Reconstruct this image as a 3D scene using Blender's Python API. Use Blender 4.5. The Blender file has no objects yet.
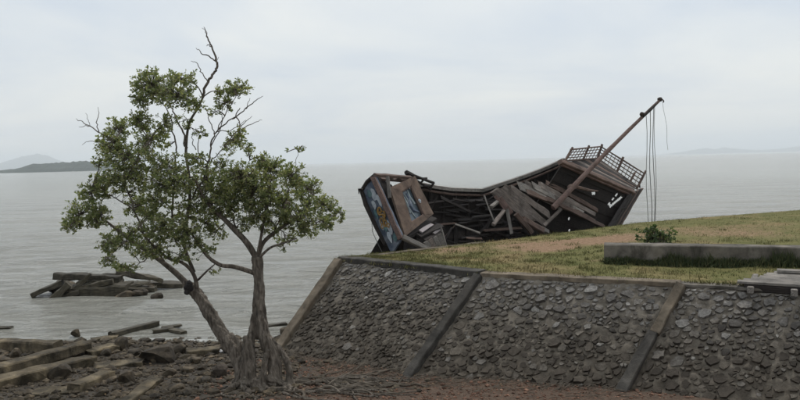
import bpy, bmesh, math, random
from mathutils import Vector, Matrix, noise

random.seed(11)
SC = bpy.context.scene
COL = SC.collection
V = Vector

# ------------------------------------------------------------------ camera
CAM_H, FPX = 4.0, 693.0
PITCH, ROLL = math.radians(3.2), math.radians(-1.47)
cam = bpy.data.cameras.new('camera')
cam.sensor_width = 36.0
cam.lens = 36.0 * FPX / 800.0
cam.clip_start, cam.clip_end = 0.1, 30000.0
cam_ob = bpy.data.objects.new('camera', cam)
COL.objects.link(cam_ob)
CAM_R = Matrix.Rotation(math.pi / 2 - PITCH, 3, 'X') @ Matrix.Rotation(ROLL, 3, 'Z')
cam_ob.matrix_world = Matrix.Translation((0, 0, CAM_H)) @ CAM_R.to_4x4()
SC.camera = cam_ob

# ------------------------------------------------------------------ world, sun, exposure
SUN_EL, SUN_AZ = math.radians(58), math.radians(25)     # azimuth from +Y towards +X
w = bpy.data.worlds.new('World')
SC.world = w
w.use_nodes = True
nt = w.node_tree
nt.nodes.clear()
def N(tree, typ, **kw):
    n = tree.nodes.new(typ)
    for k, v in kw.items():
        if k.startswith('_'):
            setattr(n, k[1:], v)
        else:
            n.inputs[k.replace('__', ' ')].default_value = v
    return n
sky = N(nt, 'ShaderNodeTexSky', _sky_type='NISHITA', _sun_disc=False, _sun_elevation=SUN_EL, _sun_rotation=SUN_AZ,
        _air_density=1.5, _dust_density=4.0)
skys = N(nt, 'ShaderNodeVectorMath', _operation='SCALE')
skys.inputs['Scale'].default_value = 1.0
nt.links.new(sky.outputs[0], skys.inputs[0])
tc = N(nt, 'ShaderNodeTexCoord')
sep = N(nt, 'ShaderNodeSeparateXYZ')
nt.links.new(tc.outputs['Generated'], sep.inputs[0])
zc = N(nt, 'ShaderNodeMath', _operation='MAXIMUM'); zc.inputs[1].default_value = 0.0
nt.links.new(sep.outputs['Z'], zc.inputs[0])
za = N(nt, 'ShaderNodeMath', _operation='ADD'); za.inputs[1].default_value = 0.16
nt.links.new(zc.outputs[0], za.inputs[0])
dx = N(nt, 'ShaderNodeMath', _operation='DIVIDE'); nt.links.new(sep.outputs['X'], dx.inputs[0]); nt.links.new(za.outputs[0], dx.inputs[1])
dy = N(nt, 'ShaderNodeMath', _operation='DIVIDE'); nt.links.new(sep.outputs['Y'], dy.inputs[0]); nt.links.new(za.outputs[0], dy.inputs[1])
comb = N(nt, 'ShaderNodeCombineXYZ')
nt.links.new(dx.outputs[0], comb.inputs[0]); nt.links.new(dy.outputs[0], comb.inputs[1])
cn = N(nt, 'ShaderNodeTexNoise', Scale=0.7, Detail=6.0, Roughness=0.52, Distortion=0.35)
nt.links.new(comb.outputs[0], cn.inputs['Vector'])
cr = N(nt, 'ShaderNodeValToRGB')
cr.color_ramp.elements[0].position, cr.color_ramp.elements[1].position = 0.36, 0.62
# overcast cloud layer, in the same physical units as the sky (world strength 0.1)
cr.color_ramp.elements[0].color = (5.75, 6.4, 7.25, 1)
cr.color_ramp.elements[1].color = (7.75, 7.95, 7.9, 1)
nt.links.new(cn.outputs['Fac'], cr.inputs[0])
mx = N(nt, 'ShaderNodeMix', _data_type='RGBA')
mx.inputs['Factor'].default_value = 0.88
nt.links.new(skys.outputs[0], mx.inputs['A']); nt.links.new(cr.outputs[0], mx.inputs['B'])
bg = N(nt, 'ShaderNodeBackground', Strength=0.1)
nt.links.new(mx.outputs['Result'], bg.inputs[0])
wo = N(nt, 'ShaderNodeOutputWorld')
nt.links.new(bg.outputs[0], wo.inputs[0])

sl = bpy.data.lights.new('sun', 'SUN')
sl.energy, sl.angle, sl.color = 1.5, math.radians(14), (1.0, 0.95, 0.88)
sun = bpy.data.objects.new('sun', sl)
COL.objects.link(sun)
sdir = V((math.sin(SUN_AZ) * math.cos(SUN_EL), math.cos(SUN_AZ) * math.cos(SUN_EL), math.sin(SUN_EL)))
sun.rotation_euler = sdir.to_track_quat('Z', 'Y').to_euler()
sun.location = sdir * 60

SC.view_settings.view_transform = 'Standard'
SC.view_settings.look = 'None'
SC.view_settings.exposure = 0.2
SC.view_settings.gamma = 1.0
SC.render.engine = 'CYCLES'
SC.cycles.use_denoising = True
SC.cycles.volume_bounces = 3
SC.cycles.max_bounces = 8

# ------------------------------------------------------------------ geometry helpers
def ray(px, py):
    return CAM_R @ V(((px - 400) / FPX, -(py - 200) / FPX, -1.0))
def U(px, py, d):                       # real-world point at forward distance d
    r = ray(px, py)
    return V((0, 0, CAM_H)) + r * (d / r.y)
def G(px, py, z=0.0):                   # real-world point on the level z
    r = ray(px, py)
    return V((0, 0, CAM_H)) + r * ((z - CAM_H) / r.z)
def lerp(a, b, t): return a + (b - a) * t
def interp(x, xs, ys):
    if x <= xs[0]: i = 0
    elif x >= xs[-1]: i = len(xs) - 2
    else: i = max(k for k in range(len(xs) - 1) if xs[k] <= x)
    t = (x - xs[i]) / (xs[i + 1] - xs[i])
    return lerp(ys[i], ys[i + 1], t)
def sm(a, b, x):
    t = min(1, max(0, (x - a) / (b - a)))
    return t * t * (3 - 2 * t)
def fbm(x, y, z=0.0, o=4):
    return noise.fractal(V((x, y, z)), 1.0, 2.0, o)

class MB:
    def __init__(s): s.v, s.f = [], []
    def add(s, vs, fs):
        b = len(s.v)
        s.v += [tuple(p) for p in vs]
        s.f += [tuple(i + b for i in f) for f in fs]
    def tube(s, pts, rad, n=6, cap=True, rough=0.0, seed=0.0):
        rings = []
        for i, p in enumerate(pts):
            t = (pts[min(i + 1, len(pts) - 1)] - pts[max(i - 1, 0)])
            if t.length < 1e-9: t = V((0, 0, 1))
            t.normalize()
            a = t.orthogonal().normalized() if i == 0 else (pa - t * pa.dot(t)).normalized()
            pa = a
            b = t.cross(a)
            r = rad[i] if hasattr(rad, '__len__') else rad
            ring = []
            for k in range(n):
                q = 2 * math.pi * k / n
                rr = r * (1 + rough * fbm(p.x * 3 + math.cos(q) * 1.3 + seed, p.y * 3 + math.sin(q) * 1.3, p.z * 3))
                ring.append(p + (a * math.cos(q) + b * math.sin(q)) * rr)
            rings.append(ring)
        vs = [q for r in rings for q in r]
        fs = [(i * n + k, i * n + (k + 1) % n, (i + 1) * n + (k + 1) % n, (i + 1) * n + k)
              for i in range(len(pts) - 1) for k in range(n)]
        if cap:
            fs += [tuple(range(n))[::-1], tuple((len(pts) - 1) * n + k for k in range(n))]
        s.add(vs, fs)
    def beam(s, L, w, h, seg=6, jit=0.0, seed=0.0, bev=0.12, taper=1.0, bend=0.0, ragged=0.0):
        # chamfered bar along local +X from 0 to L
        c = min(w, h) * bev
        prof = [(-w/2 + c, -h/2), (w/2 - c, -h/2), (w/2, -h/2 + c), (w/2, h/2 - c), (w/2 - c, h/2), (-w/2 + c, h/2), (-w/2, h/2 - c), (-w/2, -h/2 + c)]
        vs = []
        for i in range(seg + 1):
            x = L * i / seg
            k = lerp(1, taper, i / seg)
            for j, (y, z) in enumerate(prof):
                xx = x
                if ragged and i in (0, seg):
                    xx += ragged * noise.noise(V((y * 30 + seed, z * 30, i))) * (1 if i else -1)
                n1 = noise.noise_vector(V((xx * 2.3 + seed, y * 4 / max(w, .05) * .3, z * 4 / max(h, .05) * .3 + seed * .7)))
                n2 = noise.noise_vector(V((xx * 7 + seed, y * 9, z * 9)))
                vs.append((xx + jit * n1.x * .4, y * k + jit * (n1.y + .5 * n2.y), z * k + jit * (n1.z + .5 * n2.z) + bend * math.sin(math.pi * i / seg)))
        m = 8
        fs = [(i*m + j, i*m + (j+1) % m, (i+1)*m + (j+1) % m, (i+1)*m + j) for i in range(seg) for j in range(m)]
        fs += [tuple(range(m))[::-1], tuple(seg*m + j for j in range(m))]
        s.add(vs, fs)
    def plate(s, a, b, c, d, th, nu=6, nv=4, jit=0.0, seed=0.0, keep=None):
        # grid over the quad a-b-c-d with real thickness th behind it
        nrm = (b - a).cross(d - a).normalized()
        P = lambda u, v: lerp(lerp(a, b, u), lerp(d, c, u), v)
        front, back = [], []
        for j in range(nv + 1):
            for i in range(nu + 1):
                p = P(i / nu, j / nv)
                if jit: p = p + nrm * (jit * fbm(p.x * 3 + seed, p.y * 3, p.z * 3))
                front.append(p); back.append(p - nrm * th)
        k = len(front)
        cell = lambda i, j: 0 <= i < nu and 0 <= j < nv and (keep is None or keep((i + .5) / nu, (j + .5) / nv))
        fs = []
        ix = lambda i, j: j * (nu + 1) + i
        for j in range(nv):
            for i in range(nu):
                if not cell(i, j): continue
                q = (ix(i, j), ix(i+1, j), ix(i+1, j+1), ix(i, j+1))
                fs.append(q); fs.append(tuple(k + x for x in q[::-1]))
                for (di, dj, e) in ((0, -1, (q[0], q[1])), (1, 0, (q[1], q[2])), (0, 1, (q[2], q[3])), (-1, 0, (q[3], q[0]))):
                    if not cell(i + di, j + dj):
                        fs.append((e[1], e[0], k + e[0], k + e[1]))
        s.add(front + back, fs)
    def rock(s, c, sx, sy, sz, rz, seed, n=1, flat=0.0):
        vs, fs = ROCKS[int(seed) % len(ROCKS)]
        cr_, sr = math.cos(rz), math.sin(rz)
        out = []
        for x, y, z in vs:
            x, y, z = x * sx, y * sy, z * sz
            out.append((c.x + x * cr_ - y * sr, c.y + x * sr + y * cr_, c.z + z))
        s.add(out, fs)

def mesh_from(name, mb, m=None, smooth=False):
    me = bpy.data.meshes.new(name)
    me.from_pydata(mb.v, [], mb.f)
    if m: me.materials.append(m)
    if smooth: me.shade_smooth()
    me.update()
    return me
def tag(o, label=None, cat=None, group=None, kind=None):
    if label: o['label'] = label
    if cat: o['category'] = cat
    if group: o['group'] = group
    if kind: o['kind'] = kind
    return o
def empty(name, loc, label=None, cat=None, group=None):
    o = bpy.data.objects.new(name, None)
    o.empty_display_size = .2
    COL.objects.link(o)
    o.location = loc
    return tag(o, label, cat, group)
def put(name, mb, m, parent=None, smooth=False, **kw):      # mb is in world coordinates
    org = parent.location if parent else V((0, 0, 0))
    if parent and parent.parent: org = org + parent.parent.location
    if org.length:
        mb.v = [(x - org.x, y - org.y, z - org.z) for x, y, z in mb.v]
    o = bpy.data.objects.new(name, mesh_from(name, mb, m, smooth))
    COL.objects.link(o)
    if parent: o.parent = parent
    return tag(o, **kw)
def frame(p0, p1, up):
    x = (p1 - p0).normalized()
    y = up.cross(x)
    if y.length < 1e-4: y = V((0, 1, 0)).cross(x)
    y.normalize()
    z = x.cross(y)
    m = Matrix((x, y, z)).transposed().to_4x4()
    m.translation = p0
    return m
def bar(name, p0, p1, w, h, m, parent=None, up=V((0, 0, 1)), seg=6, jit=0.01, bev=.12, taper=1.0, bend=0.0, ragged=0.0, **kw):
    mb = MB()
    mb.beam((p1 - p0).length, w, h, seg, jit, random.uniform(0, 90), bev, taper, bend, ragged)
    o = bpy.data.objects.new(name, mesh_from(name, mb, m))
    COL.objects.link(o)
    f = frame(p0, p1, up)
    if parent:
        o.parent = parent
        org = parent.location + (parent.parent.location if parent.parent else V((0, 0, 0)))
        f.translation = f.translation - org
    o.matrix_local = f
    return tag(o, **kw)

# rock shapes: low-poly, angular
ROCKS = []
for k in range(12):
    bm = bmesh.new()
    bmesh.ops.create_icosphere(bm, subdivisions=2 if k < 6 else 1, radius=1)
    R = random.Random(k + 5)
    planes = [(V((R.gauss(0, 1), R.gauss(0, 1), R.gauss(0, .8))).normalized(), R.uniform(.55, .85)) for _ in range(9)]
    for v in bm.verts:
        for n_, d_ in planes:
            e = v.co.dot(n_) - d_
            if e > 0: v.co -= n_ * e * .92
        v.co *= 1 + .1 * noise.noise(v.co * 2.2 + V((k * 7, 0, 0)))
    ROCKS.append(([tuple(v.co) for v in bm.verts], [tuple(v.index for v in f.verts) for f in bm.faces]))
    bm.free()

# ------------------------------------------------------------------ materials
def ramp(t, fac, cols):
    r = N(t, 'ShaderNodeValToRGB')
    el = r.color_ramp.elements
    while len(el) < len(cols): el.new(0.5)
    for e, (p, c) in zip(el, cols):
        e.position = p
        e.color = (*c, 1)
    t.links.new(fac, r.inputs[0])
    return r.outputs[0]
def mixc(t, fac, a, b, mode='MIX'):
    m = N(t, 'ShaderNodeMix', _data_type='RGBA', _blend_type=mode)
    if hasattr(fac, 'links'): t.links.new(fac, m.inputs['Factor'])
    else: m.inputs['Factor'].default_value = fac
    for s, x in (('A', a), ('B', b)):
        if hasattr(x, 'links'): t.links.new(x, m.inputs[s])
        else: m.inputs[s].default_value = (*x, 1)
    return m.outputs['Result']
def nz(t, vec, scale, detail=6, rough=.6, dist=0.0):
    n = N(t, 'ShaderNodeTexNoise', Scale=scale, Detail=detail, Roughness=rough, Distortion=dist)
    t.links.new(vec, n.inputs['Vector'])
    return n.outputs['Fac']
def coords(t, stretch=(1, 1, 1), world=False):
    if world:
        g = N(t, 'ShaderNodeNewGeometry').outputs['Position']
    else:
        g = N(t, 'ShaderNodeTexCoord').outputs['Object']
    m = N(t, 'ShaderNodeMapping')
    m.inputs['Scale'].default_value = stretch
    t.links.new(g, m.inputs[0])
    return m.outputs[0]
def new_mat(name):
    m = bpy.data.materials.new(name)
    m.use_nodes = True
    t = m.node_tree
    return m, t, t.nodes['Principled BSDF']
def add_bump(t, b, fac, strength, dist=.02, chain=None):
    n = N(t, 'ShaderNodeBump', Strength=strength, Distance=dist)
    t.links.new(fac, n.inputs['Height'])
    if chain: t.links.new(chain, n.inputs['Normal'])
    t.links.new(n.outputs[0], b.inputs['Normal'])
    return n.outputs[0]
def rnd(t):                             # one value per object and per loose piece
    a = N(t, 'ShaderNodeObjectInfo').outputs['Random']
    b = N(t, 'ShaderNodeNewGeometry').outputs['Random Per Island']
    s = N(t, 'ShaderNodeMath', _operation='ADD')
    t.links.new(a, s.inputs[0]); t.links.new(b, s.inputs[1])
    f = N(t, 'ShaderNodeMath', _operation='FRACT')
    t.links.new(s.outputs[0], f.inputs[0])
    return f.outputs[0]
def tint(t, col, lo, hi):
    r = N(t, 'ShaderNodeMapRange')
    r.inputs['To Min'].default_value, r.inputs['To Max'].default_value = lo, hi
    t.links.new(rnd(t), r.inputs['Value'])
    s = N(t, 'ShaderNodeVectorMath', _operation='SCALE')
    t.links.new(col, s.inputs[0]); t.links.new(r.outputs[0], s.inputs['Scale'])
    return s.outputs[0]
def simple(name, dark, mid, light, scale=4, stretch=(1, 1, 1), rough=.85, bump=.5, bscale=40, var=(.75, 1.25), bdist=.02, world=False, spec=.3, stain=0.0):
    m, t, b = new_mat(name)
    vec = coords(t, stretch, world)
    n1 = nz(t, vec, scale, 8, .65)
    col = ramp(t, n1, [(.3, dark), (.5, mid), (.72, light)])
    col = tint(t, col, *var)
    if stain:
        vs_ = coords(t, (1, 1, .35), True)
        ns = nz(t, vs_, 3.1, 7, .68, .6)
        col = mixc(t, 1.0, col, ramp(t, ns, [(.34, (1 - .8 * stain, 1 - .8 * stain, 1 - .83 * stain)), (.5, (1, 1, 1)), (.7, (1 + .45 * stain, 1 + .4 * stain, 1 + .3 * stain))]), 'MULTIPLY')
    t.links.new(col, b.inputs['Base Color'])
    b.inputs['Roughness'].default_value = rough
    b.inputs['Specular IOR Level'].default_value = spec
    n2 = nz(t, vec, bscale, 6, .7)
    ch = add_bump(t, b, n1, bump * .6, bdist * 2)
    add_bump(t, b, n2, bump, bdist, ch)
    return m
M = {}
G_ = (1.2, 18, 18)
M['wood_dark'] = simple('dark_wood', (0.012, 0.009, 0.0085), (0.021, 0.0165, 0.0145), (0.045, 0.037, 0.033), 2.5, G_, .8, .6, 6, stain=0.5)  # near-black brown for the hull inside, bulkhead and other dark boards
M['wood_brown'] = simple('brown_wood', (0.0649, 0.0449, 0.0361), (0.1238, 0.0836, 0.0669), (0.2032, 0.1496, 0.1276), 2.5, G_, .8, .6, 6, stain=0.5)
M['wood_red'] = simple('red_wood', (0.0759, 0.0485, 0.0408), (0.1330, 0.0867, 0.0739), (0.1893, 0.1386, 0.1182), 2.5, G_, .75, .5, 6, stain=0.5)
M['wood_grey'] = simple('weathered_wood', (0.11, 0.1, 0.09), (0.21, 0.192, 0.172), (0.33, 0.305, 0.28), 2.5, G_, .85, .7, 6, stain=0.55)
M['wood_mauve'] = simple('weathered_deck_wood', (0.085, 0.069, 0.06), (0.17, 0.142, 0.124), (0.27, 0.235, 0.21), 2.5, G_, .85, .7, 6, stain=0.55)
M['timber_wet'] = simple('wet_timber', (0.0224, 0.0190, 0.0132), (0.0557, 0.0483, 0.0328), (0.1190, 0.1030, 0.0706), 3, (1.5, 9, 9), .7, .7, 9, stain=0.6)
M['concrete'] = simple('old_concrete', (.064, .056, .047), (.112, .100, .084), (.18, .163, .14), 3, (1, 1, 1), .9, .5, 45, stain=0.65)
M['concrete_tan'] = simple('tan_concrete', (0.0831, 0.0650, 0.0471), (0.1475, 0.1202, 0.0877), (0.2218, 0.1830, 0.1371), 3, (1, 1, 1), .9, .5, 45, stain=0.6)
M['concrete_dark'] = simple('damp_concrete', (.034, .030, .026), (.060, .055, .048), (.105, .097, .086), 3, (1, 1, 1), .85, .6, 45, stain=0.7)
M['beach_concrete'] = simple('weedy_concrete', (0.0398, 0.0318, 0.0203), (0.0931, 0.0750, 0.0480), (0.2217, 0.1802, 0.1168), 3.2, (1, 1, 1), .85, .8, 30, bdist=.03, stain=0.85)
M['rock'] = simple('beach_rock', (0.0257, 0.0201, 0.0137), (0.0607, 0.0476, 0.0310), (0.1422, 0.1098, 0.0720), 6, (1, 1, 1), .75, .8, 30, (.6, 1.5), world=True, stain=0.6)
M['rock_brown'] = simple('brown_rock', (0.0405, 0.0307, 0.0232), (0.0810, 0.0638, 0.0488), (0.1350, 0.1080, 0.0863), 6, (1, 1, 1), .8, .8, 30, world=True)
M['rope'] = simple('rope', (.1, .1, .1), (.14, .14, .13), (.2, .2, .19), 30, (1, 1, 1), .9, .2, 60)
M['litter'] = simple('white_plastic', (.45, .45, .46), (.6, .6, .6), (.7, .7, .7), 8, (1, 1, 1), .5, .2, 30)
M['iron'] = simple('rusty_iron', (.015, .012, .01), (.035, .025, .02), (.07, .045, .03), 12, (1, 1, 1), .7, .5, 60)
M['gold'] = simple('gold_paint', (0.1500, 0.0855, 0.0248), (0.2700, 0.1568, 0.0413), (0.3750, 0.2422, 0.0825), 14, (1, 1, 1), .6, .3, 50)
M['cloud_white'] = simple('white_paint', (.22, .25, .28), (.38, .42, .46), (.55, .58, .6), 9, (1, 1, 1), .7, .3, 50)
M['panel_blue'] = simple('blue_painted_board', (0.0418, 0.0608, 0.1045), (0.1140, 0.1425, 0.1900), (0.2850, 0.3040, 0.3420), 5, (1, 1, 1), .7, .4, 40)
M['panel_teal'] = simple('teal_paint', (.03, .07, .08), (.07, .13, .14), (.13, .2, .2), 6, (1, 1, 1), .7, .3, 40)
M['cabin_brown'] = simple('cabin_boards', (0.0746, 0.0494, 0.0360), (0.1327, 0.0897, 0.0656), (0.1907, 0.1368, 0.1005), 3, (1, 1, 1), .75, .4, 40, stain=0.5)

def bark_mat():
    m, t, b = new_mat('bark')
    v = coords(t, (14, 14, 2.6), True)
    n1 = nz(t, v, 1.6, 8, .65, .6)
    v2 = coords(t, (1, 1, 1), True)
    n2 = nz(t, v2, 5, 6, .6)
    c = ramp(t, n1, [(.32, (.048, .040, .032)), (.5, (.18, .157, .13)), (.7, (.34, .31, .27))])
    c2 = ramp(t, n2, [(.35, (.55, .52, .48)), (.7, (1.15, 1.1, 1.05))])
    t.links.new(mixc(t, 1.0, c, c2, 'MULTIPLY'), b.inputs['Base Color'])
    b.inputs['Roughness'].default_value = .85
    ch = add_bump(t, b, n1, .9, .05)
    add_bump(t, b, nz(t, v2, 60, 5), .4, .01, ch)
    return m
M['bark'] = bark_mat()
M['twig'] = simple('twig_bark', (0.0567, 0.0450, 0.0324), (0.1134, 0.0936, 0.0713), (0.1890, 0.1620, 0.1296), 8, (1, 1, 1), .85, .3, 40)

def leaf_mat(name, a, b_, c):
    m, t, b = new_mat(name)
    r = rnd(t)
    col = ramp(t, r, [(0, a), (.5, b_), (1, c)])
    t.links.new(col, b.inputs['Base Color'])
    b.inputs['Roughness'].default_value = .42
    b.inputs['Specular IOR Level'].default_value = .45
    tr = N(t, 'ShaderNodeBsdfTranslucent')
    t.links.new(mixc(t, 1.0, col, (1.25, 1.4, .7), 'MULTIPLY'), tr.inputs[0])
    mxs = N(t, 'ShaderNodeMixShader', Fac=.42)
    t.links.new(b.outputs[0], mxs.inputs[1]); t.links.new(tr.outputs[0], mxs.inputs[2])
    t.links.new(mxs.outputs[0], t.nodes['Material Output'].inputs[0])
    return m
M['leaf'] = leaf_mat('mangrove_leaf', (.115, .145, .064), (.205, .23, .105), (.37, .345, .18))
M['shrub_leaf'] = leaf_mat('shrub_leaf', (.045, .07, .034), (.075, .11, .05), (.13, .16, .075))

def grass_cols(t):                      # patches shared by the turf and the blades on it
    v = coords(t, (1, 1, 1), True)
    n1 = nz(t, v, .55, 5, .6, .4)
    n2 = nz(t, v, 3.2, 5, .6)
    green = ramp(t, n2, [(.3, (.105, .112, .038)), (.7, (.20, .182, .076))])
    dry = ramp(t, n2, [(.3, (.18, .14, .066)), (.7, (.295, .228, .118))])
    f = ramp(t, n1, [(.49, (0, 0, 0)), (.68, (1, 1, 1))])
    return v, mixc(t, f, green, dry)
def lawn_mat():
    m, t, b = new_mat('lawn')
    v, g = grass_cols(t)
    n = nz(t, v, 9, 8, .7)
    dirt = ramp(t, n, [(.3, (.175, .112, .068)), (.55, (.30, .20, .127)), (.75, (.39, .285, .195))])
    at = N(t, 'ShaderNodeAttribute', _attribute_name='dirt')
    ad = N(t, 'ShaderNodeMath', _operation='ADD')
    ms = N(t, 'ShaderNodeMath', _operation='MULTIPLY_ADD')
    ms.inputs[1].default_value, ms.inputs[2].default_value = 1.6, -.8
    t.links.new(n, ms.inputs[0])
    t.links.new(at.outputs['Fac'], ad.inputs[0]); t.links.new(ms.outputs[0], ad.inputs[1])
    f = ramp(t, ad.outputs[0], [(.35, (0, 0, 0)), (.75, (1, 1, 1))])
    t.links.new(mixc(t, f, g, dirt), b.inputs['Base Color'])
    b.inputs['Roughness'].default_value = .95
    b.inputs['Specular IOR Level'].default_value = .1
    ch = add_bump(t, b, n, .8, .05)
    add_bump(t, b, nz(t, v, 70, 4), .7, .02, ch)
    return m
M['lawn'] = lawn_mat()
def blade_mat(name, dark=False):
    m, t, b = new_mat(name)
    if dark:
        col = ramp(t, rnd(t), [(0, (.028, .042, .017)), (.6, (.055, .072, .028)), (1, (.115, .115, .05))])
    else:
        v, g = grass_cols(t)
        col = tint(t, g, .6, 1.35)
    t.links.new(col, b.inputs['Base Color'])
    b.inputs['Roughness'].default_value = .7
    b.inputs['Specular IOR Level'].default_value = .2
    return m
M['blade'] = blade_mat('grass_blade')
M['blade_dark'] = blade_mat('tall_grass_blade', True)

def beach_mat():
    m, t, b = new_mat('beach')
    v = coords(t, (1, 1, 1), True)
    n1 = nz(t, v, 1.1, 6, .6)
    n2 = nz(t, v, 14, 8, .75)
    mud = ramp(t, n2, [(.3, (.032, .026, .019)), (.55, (.068, .056, .042)), (.75, (.135, .116, .092))])
    red = ramp(t, n2, [(.3, (.050, .032, .021)), (.55, (.108, .070, .047)), (.75, (.195, .140, .102))])
    at = N(t, 'ShaderNodeAttribute', _attribute_name='red')
    ad = N(t, 'ShaderNodeMath', _operation='MULTIPLY_ADD')
    ad.inputs[1].default_value, ad.inputs[2].default_value = .9, -.45
    t.links.new(n1, ad.inputs[0])
    a2 = N(t, 'ShaderNodeMath', _operation='ADD')
    t.links.new(ad.outputs[0], a2.inputs[0]); t.links.new(at.outputs['Fac'], a2.inputs[1])
    f = ramp(t, a2.outputs[0], [(.3, (0, 0, 0)), (.7, (1, 1, 1))])
    t.links.new(mixc(t, f, mud, red), b.inputs['Base Color'])
    b.inputs['Roughness'].default_value = .75
    b.inputs['Specular IOR Level'].default_value = .3
    ch = add_bump(t, b, n2, .9, .04)
    vo = N(t, 'ShaderNodeTexVoronoi', Scale=34.0)
    t.links.new(v, vo.inputs['Vector'])
    add_bump(t, b, vo.outputs['Distance'], .6, .02, ch)
    return m
M['beach'] = beach_mat()
M['gravel'] = simple('red_gravel', (0.0633, 0.0340, 0.0222), (0.1423, 0.0763, 0.0500), (0.2933, 0.1796, 0.1259), 9, (1, 1, 1), .85, .5, 60, (.5, 1.6), world=True)

def stone_mat():
    m, t, b = new_mat('wall_stone')
    v = coords(t, (1, 1, 1), True)
    n = nz(t, v, 11, 7, .65)
    r = rnd(t)
    base = ramp(t, r, [(0, (.027, .023, .019)), (.35, (.060, .052, .043)), (.66, (.108, .095, .078)), (.86, (.165, .15, .128)), (.96, (.20, .197, .19)), (1, (.36, .35, .33))])
    n5 = nz(t, v, 32, 6, .7)
    sh = mixc(t, 1.0, ramp(t, n, [(.3, (.5, .48, .45)), (.7, (1.4, 1.36, 1.3))]), ramp(t, n5, [(.32, (.5, .5, .5)), (.68, (1.4, 1.4, 1.4))]), 'MULTIPLY')
    col = mixc(t, 1.0, base, sh, 'MULTIPLY')
    # tide mud and algae caught low on the wall, bleached stone along the top
    sp = N(t, 'ShaderNodeSeparateXYZ'); t.links.new(v, sp.inputs[0])
    bl = N(t, 'ShaderNodeMath', _operation='MULTIPLY_ADD'); bl.inputs[1].default_value = 1.6
    t.links.new(nz(t, v, 2.3, 6, .65), bl.inputs[0]); t.links.new(sp.outputs['Z'], bl.inputs[2])
    mb_ = N(t, 'ShaderNodeMapRange')
    for k, x in (('From Min', 1.75), ('From Max', 2.7), ('To Min', 0.0), ('To Max', .75)): mb_.inputs[k].default_value = x
    t.links.new(bl.outputs[0], mb_.inputs['Value'])
    col = mixc(t, mb_.outputs[0], col, mixc(t, 1.0, (.235, .232, .228), sh, 'MULTIPLY'))
    n3 = nz(t, v, 1.7, 5, .6)
    a = N(t, 'ShaderNodeMath', _operation='MULTIPLY_ADD'); a.inputs[1].default_value = 1.1
    t.links.new(n3, a.inputs[0]); t.links.new(sp.outputs['Z'], a.inputs[2])
    f = ramp(t, a.outputs[0], [(.75, (.75, .75, .75)), (1.5, (0, 0, 0))]) if False else None
    mr = N(t, 'ShaderNodeMapRange')
    for k, x in (('From Min', .75), ('From Max', 2.0), ('To Min', .55), ('To Max', 0.0)): mr.inputs[k].default_value = x
    t.links.new(a.outputs[0], mr.inputs['Value'])
    col = mixc(t, mr.outputs[0], col, (.068, .053, .037))
    t.links.new(col, b.inputs['Base Color'])
    b.inputs['Roughness'].default_value = .8
    b.inputs['Specular IOR Level'].default_value = .35
    add_bump(t, b, nz(t, v, 45, 6, .7), .7, .02)
    return m
M['stone'] = stone_mat()
def mortar_mat():
    m, t, b = new_mat('wall_mortar')
    v = coords(t, (1, 1, 1), True)
    n = nz(t, v, 5, 8, .7)
    col = ramp(t, n, [(.30, (.05, .043, .034)), (.48, (.155, .135, .107)), (.7, (.275, .245, .20))])
    sp = N(t, 'ShaderNodeSeparateXYZ'); t.links.new(v, sp.inputs[0])
    n3 = nz(t, v, 1.3, 5, .6)
    a = N(t, 'ShaderNodeMath', _operation='MULTIPLY_ADD'); a.inputs[1].default_value = 1.1
    t.links.new(n3, a.inputs[0]); t.links.new(sp.outputs['Z'], a.inputs[2])
    mr = N(t, 'ShaderNodeMapRange')
    for k, x in (('From Min', .75), ('From Max', 2.1), ('To Min', .6), ('To Max', 0.0)): mr.inputs[k].default_value = x
    t.links.new(a.outputs[0], mr.inputs['Value'])
    col = mixc(t, mr.outputs[0], col, (.085, .066, .045))
    t.links.new(col, b.inputs['Base Color'])
    b.inputs['Roughness'].default_value = .92
    ch = add_bump(t, b, n, .8, .05)
    add_bump(t, b, nz(t, v, 60, 6, .7), .8, .02, ch)
    return m
M['mortar'] = mortar_mat()

def water_mat():
    m, t, b = new_mat('sea_water')
    v = coords(t, (1, 1, 1), True)
    n0 = nz(t, v, .02, 4, .6)
    c = ramp(t, n0, [(.35, (.25, .247, .212)), (.65, (.30, .294, .255))])
    sp = N(t, 'ShaderNodeSeparateXYZ'); t.links.new(v, sp.inputs[0])
    nf = nz(t, coords(t, (.5, 2.6, 1), True), 1.5, 7, .7, 1.2)
    mr = N(t, 'ShaderNodeMapRange')
    for k, x in (('From Min', 15.8), ('From Max', 21.0), ('To Min', .16), ('To Max', -.06)): mr.inputs[k].default_value = x
    t.links.new(sp.outputs['Y'], mr.inputs['Value'])
    af = N(t, 'ShaderNodeMath', _operation='ADD'); t.links.new(nf, af.inputs[0]); t.links.new(mr.outputs[0], af.inputs[1])
    foam = ramp(t, af.outputs[0], [(.66, (0, 0, 0)), (.76, (.75, .75, .75))])
    t.links.new(mixc(t, foam, c, (.62, .62, .59)), b.inputs['Base Color'])
    b.inputs['Roughness'].default_value = .1
    b.inputs['IOR'].default_value = 1.33
    v1 = coords(t, (.55, 1.5, 1), True)
    ch = add_bump(t, b, nz(t, v1, 2.2, 6, .65, .5), 1.0, .28)
    ch = add_bump(t, b, nz(t, coords(t, (.7, 1.6, 1), True), 6.5, 5, .65, .3), .55, .05, ch)
    v2 = coords(t, (.35, 1.2, 1), True)
    ch = add_bump(t, b, nz(t, v2, .45, 5, .62, .3), .9, .5, ch)
    return m
M['water'] = water_mat()
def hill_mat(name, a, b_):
    return simple(name, a, tuple((x + y) / 2 for x, y in zip(a, b_)), b_, .03, (1, 1, 1), .95, 0, 1, (1, 1), world=True)

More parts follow.
